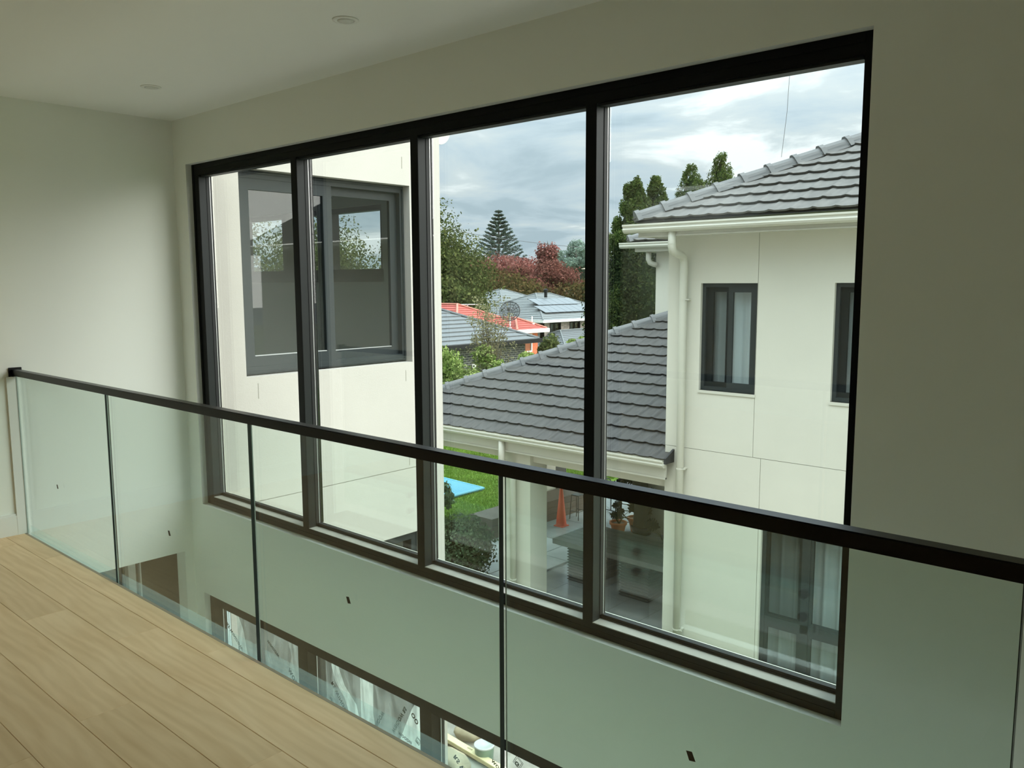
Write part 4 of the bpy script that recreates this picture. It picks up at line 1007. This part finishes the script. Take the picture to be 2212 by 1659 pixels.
MB().tube([(-10.35, 14.18, G + .06), (-10.35, 14.22, G + .06)], .035, 12).build('castor', M['steel'], rk)
st = thing('bar_stool', 'black wire bar stool standing behind the orange cone', 'stool', (-10.62, 13.95, G + .02))
sx, sy = -10.62, 13.95
MB().box(sx - .10, sx + .10, sy - .10, sy + .10, G + .54, G + .56).build('seat', M['steel'], st, bevel=.006)
for a, b in ((-1, -1), (1, -1), (1, 1), (-1, 1)):
    MB().tube([(sx + a * .09, sy + b * .09, G + .54), (sx + a * .12, sy + b * .12, G + .022)], .010, 6).build('leg', M['steel'], st)
MB().tube([(sx - .108, sy - .108, G + .2), (sx + .108, sy - .108, G + .2), (sx + .108, sy + .108, G + .2), (sx - .108, sy + .108, G + .2), (sx - .108, sy - .108, G + .2)], .008, 6).build('footrest', M['steel'], st)

# clipped round bush and small shrub near the path
bs = thing('round_bush', 'clipped dense green bush in the yard beside the pale paving', 'bush', (-10.15, 9.7, G))
leaves('foliage', [(-10.55, 9.55, -2.98), (-10.0, 9.85, -2.96), (-10.9, 9.3, -3.05), (-10.2, 9.2, -3.15)], [(.62, .55, .50), (.56, .48, .52), (.6, .5, .42), (.6, .5, .34)], 16000, .040, LF['bush'], bs, seed=3, shell=.7)
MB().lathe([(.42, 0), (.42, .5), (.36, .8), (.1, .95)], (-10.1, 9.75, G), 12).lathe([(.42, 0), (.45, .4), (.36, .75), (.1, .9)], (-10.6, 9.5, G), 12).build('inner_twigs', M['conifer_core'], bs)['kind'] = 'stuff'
sh = thing('small_shrub', 'small pale leaved shrub growing behind the low grey block', 'shrub', (-13.2, 11.85, G))
leaves('foliage', [(-13.3, 11.9, -2.75), (-12.8, 11.95, -2.95)], [(.5, .3, .45), (.35, .25, .32)], 1500, .055, LF['bush'], sh, seed=4, shell=.4)
MB().tube([(-13.2, 11.95, G), (-13.2, 11.9, -2.7)], [.04, .02], 6).build('stem', M['bark'], sh)

# items in the side yard seen through the lower window
bu = thing('plaster_bucket', 'round white bucket with a crusted lid standing in the yard', 'bucket', (-5.80, 6.0, G + .02))
MB().lathe([(.085, 0), (.095, .012), (.104, .145), (.108, .15), (.108, .165)], (-5.80, 6.0, G + .022), 26).build('bucket_body', M['tarp'], bu, smooth=True)
MB().lathe([(.111, 0), (.112, .018), (.098, .020), (.095, .013), (.068, .015), (.065, .008)], (-5.80, 6.0, G + .182), 26).build('lid', M['white'], bu, smooth=True)
pk = thing('pine_plank', 'long pale pine plank lying across the yard beside the bucket', 'plank', (-5.75, 5.75, G + .02))
def slab_between(a, b, w, h, m, name, parent):
    a, b = Vector(a), Vector(b); d = (b - a).normalized(); s_ = d.cross(Vector((0, 0, 1))).normalized() * w / 2; u = Vector((0, 0, h))
    MB().add([a - s_, a + s_, a + s_ + u, a - s_ + u, b - s_, b + s_, b + s_ + u, b - s_ + u], [(0, 1, 2, 3), (7, 6, 5, 4), (0, 4, 5, 1), (1, 5, 6, 2), (2, 6, 7, 3), (3, 7, 4, 0)]).build(name, m, parent, bevel=.003)
slab_between((-6.50, 5.97, G + .06), (-4.95, 5.88, G + .06), .085, .045, M['plank'], 'board', pk)
slab_between((-6.00, 5.95, G + .1055), (-5.93, 5.946, G + .1055), .02, .003, M['sand'], 'grain_mark', pk)
for (a, b, lab) in (((-5.25, 5.98, G + .022), (-4.85, 6.10, G + .022), 'short pale pine offcut lying right of the bucket'),):
    t = thing('pine_offcut', lab, 'plank', (-5.05, 6.04, G + .02)); slab_between(a, b, .14, .09, M['plank'], 'board', t)
bg = thing('sand_bag', 'slumped sandy brown bag lying left of the white bucket', 'bag', (-6.1, 6.15, G + .02))
leafr = np.random.default_rng(2)
def lump(c, r, m, name, parent, seed):
    bm = bmesh.new(); bmesh.ops.create_icosphere(bm, subdivisions=3, radius=1)
    rg = np.random.default_rng(seed); ph = rg.uniform(0, 6, 6)
    for v in bm.verts:
        k = 1 + .12 * math.sin(v.co.x * 4 + ph[0]) + .10 * math.sin(v.co.y * 5 + ph[1]) + .08 * math.sin(v.co.z * 6 + ph[2])
        v.co = Vector((c[0] + v.co.x * r[0] * k, c[1] + v.co.y * r[1] * k, max(c[2] + v.co.z * r[2] * k, G + .022)))
    me = bpy.data.meshes.new(name); bm.to_mesh(me); bm.free(); me.materials.append(m)
    for p in me.polygons: p.use_smooth = True
    return link(name, me, parent)
lump((-6.22, 6.22, G + .10), (.17, .15, .13), M['sand'], 'bag_body', bg, 1)
MB().tube([(-6.32, 6.30, G + .15), (-6.38, 6.34, G + .17)], [.04, .07], 8).build('bag_neck', M['sand'], bg)
b2 = thing('sand_bag', 'second sandy bag below the pine plank at the wing corner', 'bag', (-5.95, 5.45, G + .02))
lump((-5.98, 5.68, G + .08), (.20, .14, .10), M['sand'], 'bag_body', b2, 5)
MB().tube([(-5.82, 5.62, G + .08), (-5.75, 5.60, G + .08)], [.04, .07], 8).build('bag_neck', M['sand'], b2)
tag(lump((-5.50, 5.62, G + .05), (.20, .12, .05), M['tarp'], 'green_tarp', None, 8), 'crumpled grey green tarp lying on the ground below the plank', 'tarp')
#@@PART3
# ================================================================== houses beyond
def hip_roof(parent, x0, x1, y0, y1, z, pitch, m, mcap, courses=10, over=0.0, name='roof', axis=None, mg=None, gut=.14):
    """hip roof over a rectangle: stepped tile courses on every slope, ridge and hip caps, gutter"""
    W_, D_ = x1 - x0, y1 - y0; h = min(W_, D_) / 2
    nC = courses; mb = MB()
    for j in range(nC):
        a = h * j / nC; b = h * (j + 1) / nC
        za = z + a * pitch; zb = z + b * pitch
        lift = min(.05, h * pitch / nC * .35)
        A = [(x0 + a, y0 + a, za + lift), (x1 - a, y0 + a, za + lift), (x1 - a, y1 - a, za + lift), (x0 + a, y1 - a, za + lift)]
        Bq = [(x0 + b, y0 + b, zb), (x1 - b, y0 + b, zb), (x1 - b, y1 - b, zb), (x0 + b, y1 - b, zb)]
        Lw = [(p[0], p[1], za - .005) for p in A]
        mb.add(A + Bq + Lw, [(0, 1, 5, 4), (1, 2, 6, 5), (2, 3, 7, 6), (3, 0, 4, 7), (8, 9, 1, 0), (9, 10, 2, 1), (10, 11, 3, 2), (11, 8, 0, 3)])
    o = mb.build('tile_courses', m, parent); o['kind'] = 'stuff'
    zr = z + h * pitch
    if W_ > D_: ra, rb = (x0 + h, (y0 + y1) / 2, zr), (x1 - h, (y0 + y1) / 2, zr)
    else: ra, rb = ((x0 + x1) / 2, y0 + h, zr), ((x0 + x1) / 2, y1 - h, zr)
    ends = [((x0, y0, z), ra), ((x0, y1, z), ra if W_ > D_ else rb), ((x1, y0, z), rb if W_ > D_ else ra), ((x1, y1, z), rb)]
    for a, b in ends:
        a = Vector(a) + Vector((0, 0, .03)); b = Vector(b) + Vector((0, 0, .05))
        MB().tube([a, b], .075, 6).build('hip_cap', mcap, parent)
    if (Vector(ra) - Vector(rb)).length > .1: MB().tube([Vector(ra) + Vector((0, 0, .04)), Vector(rb) + Vector((0, 0, .04))], .075, 6).build('ridge_cap', mcap, parent)
    g_ = MB(); t = .12
    g_.box(x0 - t, x1 + t, y0 - t, y0, z - gut, z + .02).box(x0 - t, x1 + t, y1, y1 + t, z - gut, z + .02).box(x0 - t, x0, y0, y1, z - gut, z + .02).box(x1, x1 + t, y0, y1, z - gut, z + .02)
    g_.box(x0, x1, y0, y1, z - gut, z - gut + .02)
    g_.build('gutter', mg or M['black_g'], parent)

# A: dark brick bungalow, nearest
hA = thing('dark_brick_house', 'single storey dark brick house with charcoal tiled roof behind the hedge', 'house', (-29, 27, -4.2))
hip_roof(hA, -36.2, -25.25, 18.6, 30.1, -1.04, .42, M['greyroof_d'], M['greyroof_d'], 15, gut=.16)
MB().wall('y', 19.2, 29.85, -4.3, -1.3, -26.1, -25.9, [(22.0, 23.4, -3.4, -1.9)]).wall('x', -35.6, -25.9, -4.3, -1.3, 19.0, 19.2).wall('x', -35.6, -26.1, -4.3, -1.3, 29.65, 29.85).build('brick_wall', M['brick_d'], hA)
frame_y(MB(), -26.0, -25.88, 22.0, 23.4, -3.4, -1.9, .07).build('window_frame', M['black_g'], hA)
MB().box(-25.98, -25.97, 22.05, 23.35, -3.35, -1.95).build('pane', M['extglass'], hA)
MB().tube([(-25.78, 21.4, -1.3), (-25.78, 21.4, -4.2)], .06, 8).build('downpipe', M['black_g'], hA)
MB().box(-25.9, -25.86, 26.2, 26.45, -2.55, -2.0).build('meter_box', M['white_g'], hA)
MB().box(-25.89, -25.6, 26.9, 29.0, -4.2, -3.15).build('water_tank', M['black_g'], hA, bevel=.05)
# lower porch roof towards us
hip_roof(hA, -29.5, -24.4, 16.3, 20.6, -1.55, .42, M['greyroof_d'], M['greyroof_d'], 7, gut=.14)
for yy in (17.0, 20.0): MB().box(-24.9, -24.7, yy, yy + .2, -4.2, -1.7).build('porch_post', M['black_g'], hA)

# B: orange brick, red tiles
hB = thing('red_roof_house', 'orange brick house with red tiled roof between the grey roofs', 'house', (-36, 38, -4.6))
hip_roof(hB, -47.0, -34.1, 33.3, 39.9, -1.18, .43, M['redtile'], M['redcap'], 12, mg=M['white_g'], gut=.2)
hip_roof(hB, -37.5, -32.5, 36.74, 39.5, -1.2, .46, M['redtile'], M['redcap'], 6, mg=M['white_g'], gut=.2)
MB().box(-36.5, -33.0, 37.1, 39.2, -4.8, -1.35).box(-46, -34.6, 33.8, 39.4, -4.8, -1.35).build('brick_wall', M['brick_o'], hB)
frame_y(MB(), -33.0, -32.92, 37.4, 38.6, -2.6, -1.5, .07).build('window_frame', M['white_g'], hB)
MB().box(-32.99, -32.96, 37.45, 38.55, -2.55, -1.55).build('pane', M['extglass'], hB)
MB().tube([(-33.2, 38.9, -.9), (-33.2, 38.9, -.45)], .035, 6).box(-33.4, -33.0, 38.8, 39.0, -1.0, -.86).build('roof_vent', M['white_g'], hB)
# mesh satellite dish
ds = thing('satellite_dish', 'large dark mesh satellite dish on a pole above the red roof', 'satellite dish', (-33.9, 37.2, -.9))
dc = Vector((-33.35, 37.05, -.14)); ax = Vector((.45, -.75, .42)).normalized(); sx_ = ax.cross(Vector((0, 0, 1))).normalized(); uy = sx_.cross(ax).normalized()
R_ = 0.62
def dpt(r, a): return dc + sx_ * r * math.cos(a) + uy * r * math.sin(a) + ax * (r * r * .35)
for rr_ in (.25, .5, .75, 1.0):
    MB().tube([dpt(R_ * rr_, k * math.pi / 14) for k in range(29)], .028 if rr_ == 1 else .014, 4, caps=False).build('hoop', M['darkmetal'], ds, clean=False)
for k in range(12): MB().tube([dpt(.05, k * math.pi / 6), dpt(.33, k * math.pi / 6), dpt(R_, k * math.pi / 6)], .016, 4).build('spoke', M['darkmetal'], ds, clean=False)
msh = MB()
for i in range(5):
    for k in range(24):
        a0, a1 = k * math.pi / 12, (k + 1) * math.pi / 12; r0_, r1_ = R_ * i / 5 + .02, R_ * (i + 1) / 5
        msh.add([dpt(r0_, a0), dpt(r1_, a0), dpt(r1_, a1), dpt(r0_, a1)], [(0, 1, 2, 3)])
msh.build('mesh_panel', glass_mat('wire_mesh', (.60, .60, .60), 0.05), ds, clean=False)
MB().lathe([(.05, 0), (.10, .02), (.10, .18), (.04, .2)], dc + ax * .42 - Vector((0, 0, .1)), 10).build('receiver', M['darkmetal'], ds)
for a in (0.5, 2.6, 4.7): MB().tube([dpt(.45, a), dc + ax * .42], .012, 4).build('receiver_arm', M['darkmetal'], ds, clean=False)
MB().tube([(-33.40, 37.10, -1.1), (-33.40, 37.10, -.2)], .04, 8).build('pole', M['white_g'], ds)
MB().box(-33.65, -33.15, 36.95, 37.25, -1.14, -1.05).build('foot_plate', M['white_g'], ds)
# tv antenna
an = thing('tv_antenna', 'thin metal television antenna on a mast behind the red roof', 'antenna', (-37.0, 38.6, -.1))
MB().tube([(-37.4, 37.5, -.5), (-37.4, 37.5, .27)], .04, 6).build('mast', M['metal'], an)
MB().tube([(-37.95, 37.0, .24), (-36.85, 38.0, .24)], .035, 6).build('boom', M['metal'], an)
for k in range(9):
    u = k / 8; c_ = Vector((-37.95, 37.0, .24)).lerp(Vector((-36.85, 38.0, .24)), u); l = .18 + .1 * u
    MB().tube([c_ + Vector((-.6, -.68, 0)) * l * .6, c_ + Vector((.6, .68, 0)) * -l * .6 + Vector((1.2, 1.36, 0)) * l * .6], .012, 4).build('element', M['metal'], an, clean=False)

# C: two-storey mottled brick with solar panels
hC = thing('solar_roof_house', 'two storey mottled brick house with pale grey roof and solar panels', 'house', (-55, 66, -7))
hip_roof(hC, -62.0, -50.0, 60.2, 74.5, -1.94, .40, M['greyroof'], M['greyroof'], 16, mg=M['white_g'], gut=.22)
hip_roof(hC, -72.0, -58.0, 63.5, 78.0, -1.94, .40, M['greyroof'], M['greyroof'], 16, mg=M['white_g'], gut=.22)
MB().wall('y', 60.8, 74, -7.5, -2.1, -50.9, -50.6, [(61.9, 63.6, -3.3, -2.25), (65.0, 66.7, -3.3, -2.25)]).wall('x', -61.5, -50.6, -7.5, -2.1, 60.8, 61.1).build('brick_wall', M['brick_m'], hC)
for (a, b) in ((61.9, 63.6), (65.0, 66.7)):
    f_ = frame_y(MB(), -50.8, -50.55, a, b, -3.3, -2.25, .09).box(-50.7, -50.6, (a + b) / 2 - .04, (a + b) / 2 + .04, -3.2, -2.35).build('window_frame', M['black_g'], hC)
    MB().box(-50.75, -50.72, a + .05, b - .05, -3.25, -2.3).build('pane', M['extglass'], f_)
    MB().box(-50.65, -50.45, a - .05, b + .05, -3.55, -3.32).build('sill', M['mortar'], f_)
    MB().box(-51.6, -51.5, a, b, -3.3, -2.2).build('blind', M['room_dark'], f_)
hip_roof(hC, -53.1, -46.5, 59.2, 74.0, -4.35, .41, M['greyroof_d'], M['greyroof'], 10, gut=.25)
MB().box(-52.5, -47.2, 59.9, 73.5, -7.5, -4.6).build('brick_wall', M['brick_m'], hC)
MB().tube([(-54.4, 65.9, .1), (-54.4, 65.9, .75)], [.16, .16], 8).lathe([(.25, 0), (.25, .2), (.05, .3)], (-54.4, 65.9, .7), 10).build('flue', M['black_g'], hC)
sc_ = math.atan(.40); n_up = Vector((math.sin(sc_), 0, math.cos(sc_)))
for row, (xo, ys, cnt) in enumerate(((-52.9, 63.0, 6), (-51.2, 62.0, 7))):
    for k in range(cnt):
        p0 = Vector((xo, ys + k * 1.12, -1.94 + (-50.0 - xo) * .40 + .16)); du = Vector((-1, 0, .40)).normalized() * 1.62; dv = Vector((0, 1.08, 0))
        MB().extr([Vector((0, 0, 0)), dv, dv + du, du], p0, p0 + n_up * .05).build('solar_panel', M['solar'], hC)

# far low buildings
fb = thing('distant_warehouse', 'long white flat roofed building far behind the red trees', 'building', (-165, 198, -8))
MB().box(-195, -141, 190, 205, -8, 2.2).build('wall', M['white_g'], fb); MB().box(-196, -140, 189, 206, 2.2, 3.4).build('roof', M['greyroof_d'], fb)
fb = thing('distant_hillside_house', 'pale house with brown roof far off beside the power pole', 'house', (-105, 160, -7))
MB().box(-114, -97, 153, 167, -8, 4.6).build('wall', M['white_g'], fb); hip_roof(fb, -115, -96, 152, 168, 4.6, .3, M['sand'], M['sand'], 6)

# power pole and lines
pp = thing('power_pole', 'tall grey power pole with crossarms beside the dark conifers', 'pole', (-35.2, 49.9, -5))
MB().tube([(-35.2, 49.9, -5.5), (-35.2, 49.9, 5.2)], [.14, .09], 8).build('post', M['woodpost'], pp)
for zz in (4.9, 4.0, 2.9): MB().box(-35.9, -34.6, 49.85, 49.95, zz, zz + .09).build('crossarm', M['woodpost'], pp)
MB().tube([(-35.0, 49.9, 4.9), (-34.95, 49.9, 5.5), (-35.25, 49.9, 5.9)], .03, 5).build('bracket', M['woodpost'], pp)
for i, (a, b, lab) in enumerate((((-35.2, 49.9, 3.9), (-80, 60, 11.5), 'upper power line running left above the autumn trees'), ((-35.2, 49.9, 2.95), (-80, 110, 3.6), 'lower power line passing behind the red tree crowns'), ((-35.0, 49.9, 4.0), (20, 52, 4.5), 'power line running right behind the conifers'))):
    a, b = Vector(a), Vector(b); pts = [a.lerp(b, t / 10) - Vector((0, 0, math.sin(math.pi * t / 10) * 1.0)) for t in range(11)]
    tag(MB().tube(pts, .018, 4).build('power_line', M['steel'], clean=False), lab, 'cable')
tag(MB().tube([(-1.50, 3.42, 2.80), (-1.507, 3.42, 2.64), (-1.515, 3.42, 2.50), (-1.522, 3.42, 2.30), (-1.54, 3.42, 2.12)], .0009, 4).build('loose_wire', M['steel'], clean=False), 'very thin dark loose wire hanging outside the rightmost window pane', 'wire')

# ================================================================== trees
def tree(name, lab, cat, base, top_z, crown_c, R, k, n, size, m, seed, rr=(.28, .5), tr=.25, trunk_m='bark', branches=10, shell=.5, group=None):
    t = thing(name, lab, cat, base, group)
    top = (crown_c[0], crown_c[1], crown_c[2] + R[2] * .55)
    trunk(MB(), base, top, tr, tr * .25, seed, branches, 1.0, .35, .45).build('trunk', M[trunk_m], t, clean=False)
    cs, rs = blobs(crown_c, R, k, seed, rr)
    leaves('foliage', cs, rs, n, size, LF[m], t, seed=seed, shell=shell); return t
G2 = -5.4
tree('broadleaf_tree', 'dense green broadleaf tree directly right of the cream wing', 'tree', (-57, 52.7, -7), 0, (-57.1, 52.6, -.1), (6.1, 6.1, 7.6), 80, 70000, .16, 'green', 21)
tree('broadleaf_tree', 'dark green tree behind the television antenna', 'tree', (-52, 50, -7), 0, (-52, 50.2, -1.6), (3.6, 3.6, 4.0), 28, 16000, .2, 'green', 27)
tree('broadleaf_tree', 'lower olive green tree in front of the autumn trees', 'tree', (-81, 86, -7), 0, (-81, 86, -2.5), (9.0, 8.5, 6.6), 50, 34000, .28, 'olive', 22)
tree('broadleaf_tree', 'shaded green tree behind the grey roof ridge', 'tree', (-90, 93, -7), 0, (-90, 93, -3.6), (8.5, 8.0, 5.0), 36, 20000, .3, 'olive', 26)
tree('autumn_tree', 'wide red autumn tree with bare twigs below the tall pine', 'tree', (-102, 108, -7), 0, (-102, 108.4, 1.6), (11.8, 11.8, 6.3), 70, 42000, .29, 'pinkred', 23, branches=60, tr=.5, shell=.25, rr=(.16, .34))
tree('autumn_tree', 'darker red autumn tree with a tall narrow top at the right', 'tree', (-82.6, 100, -7), 0, (-82.6, 100.5, .4), (8.2, 8.4, 5.6), 60, 42000, .26, 'red', 24, branches=60, tr=.45, shell=.25, rr=(.16, .34))
tt = thing('autumn_tree', 'narrow upright red treetop rising from the darker autumn tree', 'tree', (-86.2, 105, -7))
cs, rs = blobs((-86.2, 105, 4.6), (2.7, 2.7, 3.9), 24, 55, (.25, .42)); leaves('foliage', cs, rs, 7000, .24, LF['pinkred'], tt, seed=55, shell=.3)
trunk(MB(), (-86.2, 105, -7), (-86.2, 105, 8.0), .35, .05, 55, 20).build('trunk', M['bark'], tt, clean=False)
tree('broadleaf_tree', 'brown and olive tree right of the solar panels', 'tree', (-71.7, 98, -7), 0, (-71.7, 98, -3.0), (7.8, 7.8, 5.0), 40, 26000, .27, 'olive', 25)
# norfolk pine
npn = thing('norfolk_pine', 'tall symmetrical pine with layered branches above the red trees', 'tree', (-129, 139.6, -7))
MB().tube([(-129, 139.6, -7), (-129, 139.6, 18.0)], [.5, .06], 8).build('trunk', M['bark'], npn, clean=False)
rg = np.random.default_rng(5); bm_ = MB(); pts_c = []; pts_r = []
for i in range(17):
    z = 3.5 + i * .87; l = max(.5, (18.4 - z) * .50)
    for k in range(8):
        a = k * 6.283 / 8 + i * .5 + rg.uniform(-.15, .15); e_ = (-129 + math.cos(a) * l, 139.6 + math.sin(a) * l, z + l * .25)
        bm_.tube([(-129, 139.6, z), (-129 + math.cos(a) * l * .55, 139.6 + math.sin(a) * l * .55, z - l * .02), e_], [.08, .05, .02], 4)
        for u in (.35, .5, .65, .8, .92, 1.0):
            pts_c.append((-129 + math.cos(a) * l * u, 139.6 + math.sin(a) * l * u, z + l * .25 * u * u + .05)); pts_r.append((.42, .42, .22))
bm_.build('branches', M['bark'], npn, clean=False)
leaves('foliage', pts_c, pts_r, 22000, .17, LF['pine'], npn, seed=6, shell=.2)
tree('gum_tree', 'hazy grey green gum tree far right behind the autumn trees', 'tree', (-138.5, 181, -9), 0, (-138.5, 181, 6.5), (10.5, 10.5, 7.6), 44, 16000, .36, 'euc', 31, rr=(.12, .24), branches=30, shell=.2)
r_ = random.Random(3)
for i in range(11):
    x = -270 + i * 23 + r_.uniform(-3, 3); y = 235 + r_.uniform(-10, 15)
    where = ['first', 'second', 'third', 'fourth', 'fifth', 'sixth', 'seventh', 'eighth', 'ninth', 'tenth', 'eleventh'][i]
    tree('distant_tree', where + ' tree from the left in the far belt along the horizon', 'tree', (x, y, -8), 0, (x, y, -1.5), (9.5, 9, 8.0 + r_.uniform(-1, 1.5)), 22, 3600, 1.0, 'euc' if i % 3 else 'green', 60 + i, group='distant trees along the horizon')
# trees seen through the wing room and behind
for i, (x, y, zz, lab) in enumerate([(-24.5, 13.2, 3.0, 'dark leafy tree visible through the left pane of the wing window'), (-23.0, 16.0, 2.9, 'dark rounded tree visible through the right pane of the wing window'), (-31, 14.0, 2.4, 'leafy tree farther off behind the wing room')]):
    tree('broadleaf_tree', lab, 'tree', (x, y, -4), 0, (x, y, zz - 2.2), (2.4, 2.4, 3.2), 60, 60000, .055, 'green', 80 + i)

# conifers behind the patio roof
def conifer(name, lab, cx, cy, z0, z1, R, n, seed, grp=None, top='conifer_l'):
    t = thing(name, lab, 'tree', (cx, cy, G), grp)
    MB().tube([(cx, cy, G), (cx, cy, z1 - .6)], [.16, .03], 7).build('trunk', M['bark'], t, clean=False)
    r = np.random.default_rng(seed); cs = []; rs = []; ct = []; rt = []
    for i in range(420):
        u = r.random(); z = z0 + (z1 - z0) * u; w = R * min(1.0, (1 - u) * 2.2 + .03) ** .7
        a = r.random() * 6.283; d = w * r.uniform(.50, .86) * (1 + .12 * math.sin(a * 3 + z * 2))
        s = max(.09, w * r.uniform(.18, .30)); c = (cx + math.cos(a) * d, cy + math.sin(a) * d, z - s * .5)
        if u > .78: ct.append(c); rt.append((s, s, s * 1.7))
        else: cs.append(c); rs.append((s, s, s * 1.7))
    pr_ = []
    for q_ in range(9):
        u = q_ / 8; pr_.append((max(.03, R * .66 * min(1.0, (1 - u) * 2.2 + .02) ** .7), z0 + (z1 - .35 - z0) * u))
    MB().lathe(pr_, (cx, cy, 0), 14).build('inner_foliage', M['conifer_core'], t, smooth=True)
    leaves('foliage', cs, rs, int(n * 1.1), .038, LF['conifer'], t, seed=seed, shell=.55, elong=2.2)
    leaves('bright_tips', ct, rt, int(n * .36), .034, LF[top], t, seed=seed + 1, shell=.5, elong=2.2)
conifer('conifer_tree', 'tall dark conifer with a bright tip left of the upper gutter', -12.75, 19.2, -3.4, 4.35, 1.35, 80000, 41)
conifer('conifer_tree', 'second dark conifer half behind the gutter corner', -12.5, 19.9, -3.4, 4.40, 1.0, 50000, 42)
conifer('conifer_tree', 'low dark conifer beside the patio roof hip', -12.65, 18.3, -3.4, 1.5, .5, 26000, 43)
conifer('conifer_tree', 'yellowish conifer top rising left of its pair above the roof', -15.85, 27.6, -2, 5.85, 1.5, 36000, 44)
conifer('conifer_tree', 'bright green conifer top rising right of its pair above the roof', -15.2, 28.6, -2, 6.35, 1.45, 36000, 45)

# hedge bushes right of the wing, above the patio roof hip
hb = [((-20.0, 20.2, -1.70), (1.28, 1.1, 1.28), 5200, 'tallest fresh green bush directly behind the patio hip at the left', 71),
      ((-18.9, 20.6, -2.05), (1.10, 1.0, 1.00), 4200, 'fresh green bush in the middle behind the patio hip', 72),
      ((-21.6, 19.9, -1.95), (1.20, 1.0, 1.45), 4500, 'fresh green bush touching the cream wing edge', 73),
      ((-18.7, 21.75, -1.36), (.52, .5, .52), 1300, 'small fresh green bush below the dark brick wall end', 74),
      ((-18.3, 24.1, -.75), (.60, .5, .42), 1200, 'small yellowish green bush farthest right behind the hip', 75)]
for c, R, n, lab, sd_ in hb:
    t = thing('green_bush', lab, 'bush', (c[0], c[1], G))
    trunk(MB(), (c[0], c[1], G), (c[0], c[1], c[2] + R[2] * .4), .06, .02, sd_, 6, 1, .5, .3).build('stem', M['bark'], t, clean=False)
    cs, rs = blobs(c, R, 16, sd_, (.30, .5)); leaves('foliage', cs, rs, int(n * 2), .07, LF['lime'], t, seed=sd_, shell=.5)
bt = thing('sparse_tree', 'thin olive tree with sparse foliage in front of the dark brick house', 'tree', (-20.1, 21.6, G))
r = np.random.default_rng(9); tb_ = MB(); cs = []; rs = []
bx_, by_ = -20.2, 21.4
for k in range(34):
    a = r.random() * 6.28; l = r.uniform(.2, 1.0); z1 = r.uniform(-.9, 1.0)
    e_ = (bx_ + math.cos(a) * l * .8, by_ + math.sin(a) * l * .8, z1)
    tb_.tube([(bx_, by_, -3.0), (bx_ + (e_[0] - bx_) * .45, by_ + (e_[1] - by_) * .45, (z1 - 3.0) / 2), e_], [.032, .018, .005], 4)
    for u in (.5, .65, .8, 1.0): cs.append((bx_ + (e_[0] - bx_) * u, by_ + (e_[1] - by_) * u, -3.0 + (z1 + 3.0) * u)); rs.append((.22, .22, .26))
tb_.tube([(bx_, by_, G), (bx_, by_, -2.9)], [.09, .07], 8)
tb_.build('twigs', M['bark'], bt, clean=False)
leaves('foliage', cs, rs, 4600, .048, LF['bare'], bt, seed=12, shell=.1)
# dark shrub at the end of the brick house
ss = thing('dark_shrub', 'upright dark shrub between the dark brick and orange brick walls', 'shrub', (-25.4, 31.2, -4.4))
cs, rs = blobs((-25.4, 31.0, -2.2), (.9, .8, 1.2), 14, 77, (.3, .5)); leaves('foliage', cs, rs, 2600, .10, LF['green'], ss, seed=77)
MB().tube([(-25.4, 31.1, -4.6), (-25.4, 31, -2)], .08, 6).build('stem', M['bark'], ss, clean=False)
